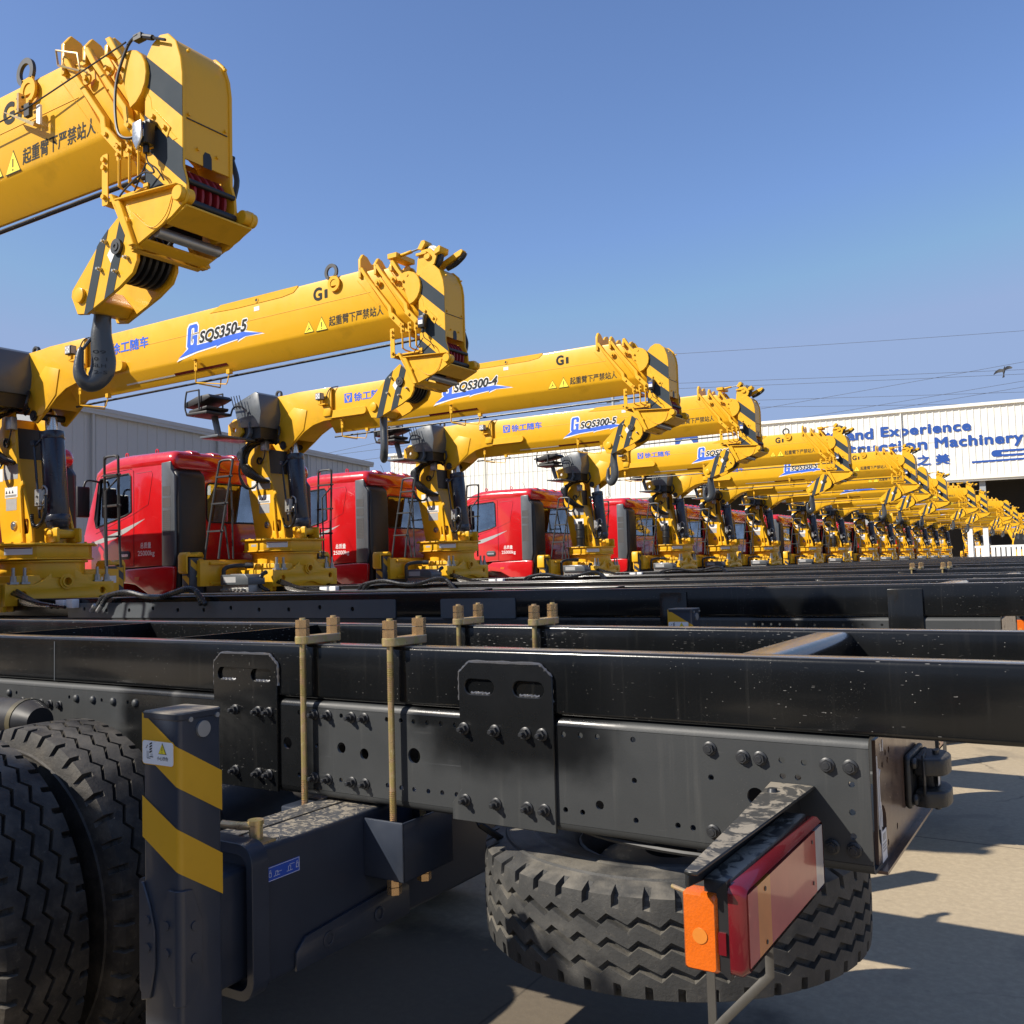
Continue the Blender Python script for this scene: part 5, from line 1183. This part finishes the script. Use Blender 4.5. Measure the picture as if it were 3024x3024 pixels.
for s in (-1, 1):
    g = G(); ya, yb = sorted((s*1.22, s*1.05)); g.prism([(-10.275, .13), (-10.275, 1.46), (-10.09, 1.47), (-10.09, 1.36), (-10.02, 1.28), (-10.02, .28), (-10.05, .13)], 'y', ya, yb); gr = kb(g, 'air_duct', GREY, CAB, bevel=.012)
    g = G(); y0 = s*1.2215
    for z0, z1 in ((.52, .84), (.88, 1.0), (1.03, 1.15)): g.prism(rrect(-10.25, -10.10, z0, z1, .006), 'y', *sorted((y0, s*1.216)))
    kb(g, 'grille', MESHG, gr)
    g = G()
    for i in range(13): g.box(-10.25, -10.10, *sorted((s*1.2225, s*1.2205)), .54+i*.024, .543+i*.024)
    kb(g, 'grille_bar', BLK, gr, lod=2)
    g = G(); g.prism([(-10.10, -.25), (-10.10, 1.40), (-9.99, 1.30), (-9.97, 1.0), (-9.97, -.25)], 'y', *sorted((s*1.19, s*.74))); kb(g, 'intake_panel', BLK, CAB, bevel=.05, seg=4)
    pts = [(-9.98, s*.98, .3-.02*i) for i in range(24)]; g = G(); g.tube(pts, [.11 if i % 2 else .095 for i in range(24)], 14); kb(g, 'bellows', BLK, CAB)
    # fender, handle, lettering, graphic
    g = G(); g.prism([(-11.16, .03), (-11.0, .105), (-10.2, .13), (-10.03, .12), (-10.02, .07), (-10.04, -.17), (-10.45, -.28), (-10.55, -.22), (-10.8, -.10), (-11.08, -.07)], 'y', *sorted((s*1.235, s*1.0))); fd = kb(g, 'fender', RED, CAB, bevel=.02, seg=3)
    g = G(); g.prism([(-10.80, -.04), (-10.80, .0), (-10.70, .0), (-10.72, -.045)], 'y', *sorted((s*1.232, s*1.238))); kb(g, 'side_light', ORNG, fd)
    g = G(); g.prism(rrect(-11.16, -10.93, .235, .345, .05, 5), 'y', *sorted((s*1.20, s*1.212))); hn = kb(g, 'door_handle', DGR, CAB, bevel=.004)
    g = G(); g.prism(rrect(-11.13, -10.96, .27, .305, .016, 4), 'y', *sorted((s*1.21, s*1.222))); kb(g, 'handle_bar', STEEL, hn)
    g = G(); g.tube(spline([(-11.58, s*1.21, 1.30), (-11.66, s*1.34, 1.32), (-11.68, s*1.38, 1.22)], 4), .016, 7); g.prism(rrect(-11.74, -11.66, .82, 1.24, .03), 'y', *sorted((s*1.30, s*1.48))); kb(g, 'mirror', BLK, CAB, bevel=.012)
    g = G(); y = s*1.2013
    g.add([(-11.95, y, .44), (-11.25, y, .60), (-10.62, y, .76), (-11.0, y, .60), (-11.25, y, .52), (-11.62, y, .46)], [(0, 1, 2, 3, 4, 5)]); kb(g, 'side_graphic', SILV, CAB, kind2=0) if False else kb(g, 'side_graphic', SILV, CAB)
g = G(); y = -1.2016; put_text(g, text_geo('总质量', 0, .01), (-10.73, y, .37), (1, 0, 0), (0, 0, 1), w=.22, h=.08); put_text(g, text_geo('25000kg', 0, .008), (-10.78, y, .255), (1, 0, 0), (0, 0, 1), w=.34, h=.085); kb(g, 'weight_lettering', WHITE, CAB)
g = G()   # interior
for y in (-.55, .55):
    g.box(-11.0, -10.5, y-.25, y+.25, .25, .42); g.loft([[(x, yy, z) for x, yy in rrect(-10.55+o, -10.42+o, y-.24, y+.24, .04)] for z, o in ((.40, 0), (.95, .12), (1.15, .15))])
g.box(-11.9, -11.5, -1.1, 1.1, .1, .60); kb(g, 'seat', SEATM, CAB, bevel=.02)
g = G(); g.tube([(-11.25+.16*math.cos(a), -.55+.22*math.sin(a), .70+.12*math.cos(a)) for a in [i*PI/10 for i in range(21)]], .014, 7); g.cyl((-11.5, -.55, .45), (-11.25, -.55, .70), .025, n=8); kb(g, 'steering_wheel', BLK, CAB)
g = G(); g.box(-11.9, -9.9, -.55, .55, -.6, -.25); g.box(-10.9, -9.7, -.42, .42, -.25, -.06); kb(g, 'engine_block', BLK)
# near-only equipment on the first boom
g = G(); g.prism([(-5.27, 2.195), (-5.26, 2.185), (-5.03, 2.06), (-5.02, 2.075)], 'y', -.20, -.165); g.box(-5.16, -5.145, -.2, -.165, 2.16, 2.25); gd = cp(g, 'cable_guide', ZINC, None, lod=1)
g = G(); g.box(-5.12, -5.08, -.19, -.17, 2.13, 2.19); g.cyl((-5.19, -.18, 2.24), (-5.14, -.18, 2.235), .006, n=6); g.cyl((-5.19, -.18, 2.19), (-5.14, -.18, 2.19), .006, n=6); cp(g, 'guide_roller', BLK, gd, lod=1)
g = G(); g.prism(rrect(-5.045, -5.015, 2.075, 2.17, .006), 'y', -.175, -.165); cp(g, 'white_plate', WHITE, gd, lod=1)
g = G(); g.tube([(-7.5, -.20, 2.12), (-5.10, -.19, 2.165), (-4.40, -.17, 2.26)], .004, 6); cp(g, 'sensor_cable', BLK, None, lod=1)
g = G(); g.tube(spline([(-4.33, -.16, 2.275), (-4.40, -.16, 2.25), (-4.46, -.17, 2.12), (-4.46, -.18, 1.98), (-4.42, -.19, 1.86), (-4.34, -.19, 1.82), (-4.29, -.18, 1.84)], 7), .0065, 7); g.tube(spline([(-4.26, -.17, 1.70), (-4.22, -.18, 1.67), (-4.21, -.18, 1.645), (-4.28, -.18, 1.66), (-4.40, -.17, 1.63), (-4.47, -.16, 1.60), (-4.46, -.16, 1.585), (-4.42, -.16, 1.575)], 6), .004, 6); cp(g, 'black_cable', BLK, None, lod=1)
g = G(); g.box(-4.36, -4.31, -.165, -.135, 2.255, 2.28); g.cyl((-4.31, -.15, 2.265), (-4.25, -.15, 2.24), .012, n=8); g.cyl((-4.25, -.15, 2.24), (-4.17, -.15, 2.205), .006, n=6); cp(g, 'cable_joint', BLK, None, lod=1)
g = G(); g.tube([(-4.90, -.16, 2.32), (-4.90, -.17, 2.385), (-4.74, -.17, 2.32), (-4.73, -.165, 2.25), (-4.70, -.15, 2.23)], .005, 6); g.tube([(-4.90, -.16, 2.32), (-4.73, -.165, 2.24)], .005, 6); cp(g, 'wire_loop', ZINC, None, lod=1)
g = G(); g.prism([(-4.30, 1.79), (-4.275, 1.745), (-4.245, 1.79), (-4.245, 1.865), (-4.30, 1.865)], 'y', -.215, -.2025); cp(g, 'switch_shell', STEEL, None, lod=1, bevel=.004)

# ------------------------------------------------------------------ the row of trucks
def flags(o): return o.get('_k', ''), o.get('_lod', 0), o.get('_v', '')
def keep(o, i, var):
    k, lod, v = flags(o)
    if k == 'rowonly' and i == 0: return False
    if k == 'rowonly' and i > 4: return False
    if lod == 1 and i > 0: return False
    if lod == 2 and i > 3 or lod == 3 and i > 8: return False
    if v and v not in var: return False
    if k == 'cab' and i > 14: return False
    return True
def place(root, children, i, dz, dxc):
    for o in children:
        k = flags(o)[0]
        if k in ('crane', 'hook', 'cab'): o.location.x += dxc; o.location.z += (.055 if dxc else 0)
        if k == 'wheel': o.location.z -= dz
def copy_tree(src, parent, i, var):
    for ch in src.children:
        if not keep(ch, i, var): continue
        c = ch.copy(); COL.objects.link(c); c.parent = parent
        copy_tree(ch, c, i, var)
EXT = {1: .08, 2: .37, 3: .05, 4: .12, 5: .5, 6: .25, 7: .2, 8: .35, 9: .35, 10: .6}      # booms differ a little in reach
ORD = ['nearest', 'second', 'third', 'fourth', 'fifth', 'sixth', 'seventh', 'eighth', 'ninth', 'tenth', 'eleventh', 'twelfth', 'thirteenth', 'fourteenth', 'fifteenth', 'sixteenth', 'seventeenth', 'eighteenth', 'last']
ROW = [  # lateral position, shift along the row, boom number, model, options, hook turn
 (2.62, 0, 'G1', 'SQS350-5', ('eye',), 55), (5.70, 0, 'G1', 'SQS350-5', ('eye', 'aux'), -45), (9.10, .03, 'G1', 'SQS300-4', (), -20), (12.75, .08, 'G2', 'SQS300-5', ('aux',), 25),
 (17.8, .1, 'G1', 'SQS300-5', ('eye', 'aux'), 40), (22.2, .15, 'G1', 'SQS350-5', ('eye', 'aux'), -10), (25.8, .1, 'G1', 'SQS300-5', (), -30), (29.9, .05, 'G1', 'SQS300-5', ('eye', 'aux'), 60), (35.0, .1, 'G1', 'SQS350-5', ('eye', 'aux'), -20), (39.8, 0, 'G2', 'SQS300-5', ('aux',), 10), (45.0, .1, 'G1', 'SQS350-5', (), 35), (50.0, 0, 'G1', 'SQS300-5', ('aux',), -15), (55.0, 0, 'G1', 'SQS350-5', ('aux',), 0), (60.0, .1, 'G1', 'SQS300-5', (), 45), (65.0, 0, 'G1', 'SQS300-5', ('aux',), 30), (70.0, 0, 'G2', 'SQS350-5', ('aux',), 5), (84.0, 0, 'G1', 'SQS300-5', ('aux',), 20), (90.5, 0, 'G1', 'SQS300-5', (), 50), (97.0, 0, 'G1', 'SQS350-5', ('aux',), 0)]
LAB = ['nearest crane truck, with spare tyre, red tail lamp and hazard-striped jack leg in front',
 'second crane truck of the row, long yellow boom right behind the nearest hook',
 'third crane truck of the row, its boom without a lifting eye beside G1',
 'fourth crane truck of the row, its boom tip numbered G2']
for i, (y, dx, num, mod, opt, turn) in enumerate(ROW):
    var = (num, mod) + opt + (('clamp',) if i == 3 else ()) + (('motor',) if i in (4, 5, 9) else ())
    if i == 0: continue
    r = TRUCK.copy(); COL.objects.link(r); dz = .055
    r.location = (ORG.x + dx, y, dz); copy_tree(TRUCK, r, i, var)
    bx = EXT.get(i, .3)
    for o in r.children:
        if o.name.split('.')[0] in ('boom_tube', 'boom_head', 'hook_block', 'hook'): o.location.x += bx
        if i in (1, 4):
            n_ = o.name.split('.')[0]
            if n_ in ('crane_base', 'slewing_ring', 'slewing_deck', 'front_outrigger', 'front_leg', 'ladder', 'column'): o.location.z -= .07
            if n_ == 'luffing_cylinder': o.location.z -= .045
    if i == 1: r.rotation_euler = (0, -.0045, 0); r.location.z += .004
    place(r, r.children, i, dz, 0)
    for o in r.children:
        if i == 1 and flags(o)[0] == 'cab': o.location.x -= .55
    for o in r.children:
        if flags(o)[0] == 'hook': o.rotation_euler.z = math.radians(turn)
    r['label'] = LAB[i] if i < 4 else ('%s crane truck counted from the camera%s' % (ORD[i], ', half hidden behind its neighbours' if i < 9 else ', a small yellow boom far down the row' if i < 16 else ', beyond the white picket fence'))
r = TRUCK.copy(); COL.objects.link(r); r.location = (ORG.x, -1.43, 0); copy_tree(TRUCK, r, 9, ('G1', 'SQS350-5')); place(r, r.children, 9, 0, .9)
r['label'] = 'crane truck on the near side of the photographer, outside the picture'
def prune(o):
    for ch in list(o.children):
        if not keep(ch, 0, ('G1', 'SQS350-5', 'eye', 'clamp')):
            def rm(x):
                for c in list(x.children): rm(c)
                bpy.data.objects.remove(x)
            rm(ch)
        else: prune(ch)
prune(TRUCK)
TRUCK.location = (ORG.x, 2.62, 0); TRUCK['label'] = LAB[0]
place(TRUCK, TRUCK.children, 0, 0, 1.0)
for o in TRUCK.children:
    if flags(o)[0] == 'hook': o.rotation_euler.z = math.radians(ROW[0][5])
for o in bpy.data.objects:
    for k in ('_k', '_lod', '_v'):
        if k in o: del o[k]

# ------------------------------------------------------------------ setting
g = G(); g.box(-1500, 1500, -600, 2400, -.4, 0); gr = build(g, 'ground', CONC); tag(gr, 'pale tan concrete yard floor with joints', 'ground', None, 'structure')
# cream hall with blue lettering
hall = empty('white_hall', (-9.154, 94.25, 0), 'long cream ribbed hall with blue English lettering behind the crane row', 'hall')
hall.rotation_euler.z = math.atan2(.130, .9915)
def hp_(g, name, m, parent=hall, **kw): return build(g, name, m, parent, **kw)
L0, L1, HT, HB = -62.0, 16.0, 14.9, 8.45
def ribs(x0, x1, z0, z1, pitch, y=0., d=.05):
    prof = []; x = x0
    while x < x1 - pitch*.5:
        prof += [(x, y), (x+pitch*.72, y), (x+pitch*.76, y-d), (x+pitch*.94, y-d)]; x += pitch
    prof += [(x1, y), (x1, y+.2), (x0, y+.2)]
    g = G(); g.prism(prof, 'z', z0, z1); return g
hp_(ribs(L0, L1, HB, HT, .55), 'upper_wall', CONCW)
g = G(); g.box(L0-.2, L1, -.25, 24, HT, HT+.28); hp_(g, 'roof_edge', CONCW)
g = G(); g.box(L0, L1, -.15, .2, HB-.3, HB-.002); g.box(L0, L1, -.3, -.15, HB-.12, HB+.05); hp_(g, 'canopy_edge', CONCW)
g = G(); g.box(L0, L1, 6, 6.2, 0, HB); g.box(L0, L1, .2, 24, HB-.1, HB); hp_(g, 'dark_bay', DARKH)
g = G(); g.box(L0, L0+.2, .2, 24, 0, HT); g.box(L1-.2, L1, .2, 24, 0, HT); g.box(L0, L1, 23.8, 24, 0, HT); hp_(g, 'end_wall', CONCW)
for x in (-60, -50, -40, -30, -20, -10, 0, 10):
    g = G(); g.box(x-.25, x+.25, .3, .8, 0, HB-.1); hp_(g, 'column', GRYW)
for x in (-49.7, -35.3, -20.9, -6.5, 7.9):
    g = G(); g.cyl((x, -.12, HB-.1), (x, -.12, HT), .06, n=8); hp_(g, 'downpipe', CONCW)
g = G(); g.box(L0, L1, -.056, -.048, 11.9, 11.93); hp_(g, 'sheet_joint', GRYW)
def sign(name, body, x0, x1, z, h, off=.05, sp=1.0, m=LTXT, ref=None):
    g = G(); put_bold(g, text_geo(body, 0, 0, sp), (x0, -.07, z+H), (1, 0, 0), (0, 0, 1), x1-x0, h, off*1.2, 8, .001); hp_(g, name, m)
sign('lettering', 'with', -19.4, -16.5, 11.10, .95); sign('lettering', 'XCMG', -15.54, -12.0, 11.10, .85); sign('lettering', 'and', -11.28, -9.02, 11.12, .93); sign('lettering', 'Experience', -8.26, -.74, 10.95, 1.13, .05, 1.1)
sign('lettering', 'the', -18.6, -16.5, 9.76, .95); sign('lettering', 'Construction', -15.6, -4.41, 9.76, 1.0, .05, 1.1); sign('lettering', 'Machinery', -3.70, 3.39, 9.55, 1.18, .05, 1.1)
sign('brush_lettering', '工程机械之美', -11.6, -2.6, 8.3, .92, .03, 1.6)
g = G(); y = -.07; z = 11.55+H
g.prism([(-27.9, z-.2), (-27.9, z+1.2), (-25.6, z+1.2), (-25.6, z-.2)], 'y', y, y+.02); em = hp_(g, 'emblem', LTXT)
g = G()
def em_(p): g.prism([(x, z+v) for x, v in p], 'y', y-.02, y-.005)
em_([(-27.5, .45), (-27.15, .98), (-26.35, .98), (-26.0, .45)]); em_([(-27.7, -.2), (-27.35, .32), (-27.2, .32), (-27.0, -.02), (-27.15, -.2)]); em_([(-25.8, -.2), (-26.15, .32), (-26.3, .32), (-26.5, -.02), (-26.35, -.2)])
hp_(g, 'emblem_mark', CONCW, em)
g = G(); zc = 8.95+H
g.prism([(-.77, zc-.74), (4.6, zc-.68), (4.6, zc-.52), (-.77, zc-.56)], 'y', y, y+.02)
arc = [(1.15+.32*math.cos(a), zc+.30*math.sin(a)) for a in [math.radians(90+18*i) for i in range(11)]]; arin = [(1.75+.13*math.cos(a), zc+.11*math.sin(a)) for a in [math.radians(270-18*i) for i in range(11)]]
g.prism([(6, zc+.30)] + arc + [(6, zc-.30), (6, zc-.11)] + arin + [(6, zc+.11)], 'y', y, y+.02); hp_(g, 'stroke_mark', LTXT)
# grey warehouse on the left
wh = empty('grey_warehouse', (-33.67, 20.97, 0), 'long grey ribbed warehouse in shade behind the red cabs at left', 'warehouse')
wh.rotation_euler.z = math.atan2(.9756, -.2196)      # local x runs along the row
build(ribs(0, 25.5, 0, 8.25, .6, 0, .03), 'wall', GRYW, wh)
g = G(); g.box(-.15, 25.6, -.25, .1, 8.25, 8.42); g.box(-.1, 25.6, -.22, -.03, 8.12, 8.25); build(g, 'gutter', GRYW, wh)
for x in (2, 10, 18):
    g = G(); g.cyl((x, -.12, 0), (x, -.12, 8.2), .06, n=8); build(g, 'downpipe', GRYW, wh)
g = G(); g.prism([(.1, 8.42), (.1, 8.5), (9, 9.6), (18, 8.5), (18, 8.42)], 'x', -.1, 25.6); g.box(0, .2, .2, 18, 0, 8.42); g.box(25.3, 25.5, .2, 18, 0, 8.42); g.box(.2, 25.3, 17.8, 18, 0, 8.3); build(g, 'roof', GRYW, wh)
# white picket barrier behind the row
fx = empty('white_fence', (-8.2, 74.0, 0), 'low white picket barrier with tall posts at the right end of the row', 'fence')
g = G(); g.box(0, 14, -.05, .05, 2.02, 2.16); g.box(0, 14, -.05, .05, .75, .85); build(g, 'rail', WHITEF, fx)
g = G()
for i in range(44): g.box(.05+i*.32, .29+i*.32, -.07, -.05, .8, 2.02)
build(g, 'picket', WHITEF, fx)
for x in (.05, 1.05, 3.9, 4.9, 8.2, 9.2):
    g = G(); g.box(x-.16, x+.16, -.16, .16, 0, 3.45); build(g, 'post', WHITEF, fx)
g = G(); g.box(-.2, 1.5, -.3, .3, 3.5, 3.62); build(g, 'cap_board', WHITEF, fx)
g = G(); g.box(0, 14, -.6, -.1, 0, .6); build(g, 'plinth', GRYW, fx)
# yellow excavator seen at the right edge beyond the barrier
ex = empty('excavator', (-4.2, 79.0, 0), 'yellow excavator with a dark rounded cab window at the far right edge', 'excavator')
g = G(); g.box(-1.6, 1.6, -1.2, 1.2, .9, 1.7); g.box(.2, 1.7, -1.2, 1.2, 1.7, 2.3); build(g, 'house', Y_, ex, bevel=.08)
g = G(); g.prism([(-1.6, 1.7), (-1.65, 2.3), (-1.45, 3.1), (-1.0, 3.35), (-.1, 3.35), (.0, 3.1), (.0, 1.7)], 'y', -1.2, -.1); cb = build(g, 'cab', Y_, ex, bevel=.05)
g = G(); g.prism([(-1.50, 1.85), (-1.55, 2.3), (-1.38, 3.0), (-1.0, 3.22), (-.2, 3.22), (-.12, 3.05), (-.12, 1.85)], 'y', -1.215, -1.195); build(g, 'cab_window', BLK, cb)
for s in (-1, 1):
    g = G(); g.prism(rrect(-1.9, 1.9, 0, .85, .4, 6), 'y', *sorted((s*1.3, s*.75))); build(g, 'track', BLK, ex)
g = G(); g.tube([(-1.2, .4, 1.8), (-2.2, .4, 4.0), (-3.6, .4, 4.4), (-4.6, .4, 3.6)], .22, 6); build(g, 'boom', Y_, ex)
# power pole and wires
pl = empty('power_pole', (-47.7, 98.9, 0), 'pale utility pole with a crossarm behind the third boom', 'utility pole')
g = G(); g.cyl((0, 0, 0), (0, 0, 21.6), .28, .17, n=12); build(g, 'pole', GRYW, pl)
g = G(); g.box(-1.1, 1.1, -.08, .08, 21.1, 21.28); g.box(-.8, .8, -.08, .08, 20.3, 20.42); build(g, 'crossarm', DGR, pl)
g = G()
for x in (-1, -.4, .4, 1): g.cyl((x, 0, 21.28), (x, 0, 21.5), .07, n=8)
build(g, 'insulator', GRYW, pl)
def wire(a, b, sag, label, ext=(0, 0)):
    a = Vector(a); b = Vector(b); d = b-a; a2 = a - d*ext[0]; b2 = b + d*ext[1]
    g = G(); g.tube([a2.lerp(b2, t/16) + Vector((0, 0, H - sag*4*(t/16)*(1-t/16) + sag*.5)) for t in range(17)], .022, 5)
    tag(build(g, 'power_line', WIRE), label, 'power line', 'thin power lines across the sky')
wire((-41.5, 102.4, 24.2), (-6.8, 124, 25.9), .3, 'uppermost thin wire in the sky, alone high above the hall', (.3, .6))
wire((-33.8, 107.4, 20.9), (-7.1, 124.1, 21.3), .1, 'upper of the close pair of level wires above the hall roof', (.8, .6))
wire((-33.8, 107.4, 20.3), (-7.1, 124.2, 20.8), .1, 'lower of the close pair of level wires above the hall roof', (.8, .6))
wire((-33.1, 108.1, 17.6), (-7.0, 124.1, 22.2), .1, 'steepest wire, rising to the right past the bird', (.9, .6))
wire((-33.9, 107.5, 18.6), (-7.2, 124.2, 18.7), .1, 'level wire midway between the pair and the hall roof', (.8, .6))
wire((-33.9, 107.5, 17.8), (-7.3, 124.3, 17.4), .1, 'lowest level wire just above the hall roof', (.8, .6))
wire((-29.8, 110.2, 16.3), (-7.1, 124.2, 20.0), .1, 'slanting wire below the steepest one, near the hall roof', (.6, .6))
wire((-23.1, 114.4, 16.7), (-7.2, 124.2, 19.3), .1, 'shortest slanting wire, nearest the roof at right', (.4, .6))
wire((-75, 82.1, 14.0), (-70.9, 84.6, 14.9), 0, 'highest wire left of the fourth crane column', (.8, .6))
wire((-75, 82.1, 13.6), (-69.0, 85.8, 14.3), 0, 'middle wire left of the fourth crane column', (.8, .3))
wire((-72.4, 83.8, 12.9), (-69.0, 85.9, 13.3), 0, 'lowest wire left of the fourth crane column', (1.2, .5))
# bird
bd = empty('bird', (-3.70, 50.28, 8.67+H), 'black bird with spread wings above the cream hall', 'bird')
g = G(); secs = []
for x, r in ((-.20, .005), (-.15, .03), (-.05, .055), (.05, .06), (.13, .04), (.18, .032), (.22, .02), (.26, .003)): secs.append([(x, r*math.cos(i*PI/5), r*math.sin(i*PI/5)*.9-.02*(x < -.1)) for i in range(10)])
g.loft(secs)
for s in (-1, 1):
    for k in range(3):
        pass
    g.loft([[(.10, s*.03, .02), (.0, s*.03, .025), (-.06, s*.03, .02), (.0, s*.03, .01)], [(.14, s*.22, .09), (.03, s*.24, .10), (-.06, s*.25, .09), (.03, s*.24, .085)], [(.08, s*.42, .10), (.0, s*.42, .108), (-.08, s*.40, .10), (0, s*.42, .095)], [(-.02, s*.56, .06), (-.04, s*.55, .062), (-.08, s*.54, .06), (-.04, s*.55, .058)]])
g.loft([[(-.18, -.03, -.02), (-.18, .03, -.02), (-.18, .03, -.03), (-.18, -.03, -.03)], [(-.34, -.07, -.04), (-.34, .07, -.04), (-.34, .07, -.045), (-.34, -.07, -.045)]])
build(g, 'body', BIRD, bd, smooth=60)
bd.rotation_euler = (math.radians(-14), math.radians(-68), math.radians(64))

# ------------------------------------------------------------------ light, sky, camera
w = bpy.data.worlds.new('World'); S.world = w; w.use_nodes = True; nt = w.node_tree
bgn = nt.nodes['Background']; sky = nt.nodes.new('ShaderNodeTexSky'); sky.sky_type = 'NISHITA'; sky.sun_disc = False
d = Vector((.78, 1.02, -1.0)).normalized()             # direction the sunlight travels
el = math.asin(-d.z); src = -d
sky.sun_elevation = el; sky.sun_rotation = math.atan2(src.x, src.y)
sky.altitude = 0; sky.air_density = 1.0; sky.dust_density = 1.2; sky.ozone_density = 2.5
hs = nt.nodes.new('ShaderNodeHueSaturation'); hs.inputs['Saturation'].default_value = 1.12; hs.inputs['Hue'].default_value = .510
nt.links.new(sky.outputs[0], hs.inputs['Color']); dk_ = nt.nodes.new('ShaderNodeMix'); dk_.data_type = 'RGBA'; dk_.blend_type = 'DARKEN'; dk_.inputs[0].default_value = 1; dk_.inputs[7].default_value = (1.7, 2.35, 3.8, 1)
nt.links.new(hs.outputs[0], dk_.inputs[6]); nt.links.new(dk_.outputs[2], bgn.inputs[0]); bgn.inputs[1].default_value = .185
sl = bpy.data.lights.new('sun', 'SUN'); sl.energy = 6.9; sl.angle = math.radians(.53); sl.color = (1.0, .93, .82)
so = bpy.data.objects.new('sun', sl); COL.objects.link(so); so.rotation_euler = d.to_track_quat('-Z', 'Y').to_euler()
cam = bpy.data.cameras.new('camera'); co = bpy.data.objects.new('camera', cam); COL.objects.link(co); S.camera = co
cx = Vector((.84624282, .53211143, -.02702799)); up = Vector((.05367251, -.03466795, .99795661)); bk = Vector((.53008711, -.84596428, -.05789725))
M = Matrix((cx, up, bk)).transposed()
co.matrix_world = Matrix.Translation((0, 0, H)) @ M.to_4x4()
cam.sensor_width = 36; cam.lens = 2795/3024*36; cam.clip_start = .05; cam.clip_end = 6000
S.view_settings.view_transform = 'Standard'; S.view_settings.look = 'None'; S.view_settings.exposure = 0; S.view_settings.gamma = 1
S.render.resolution_x = S.render.resolution_y = 1024
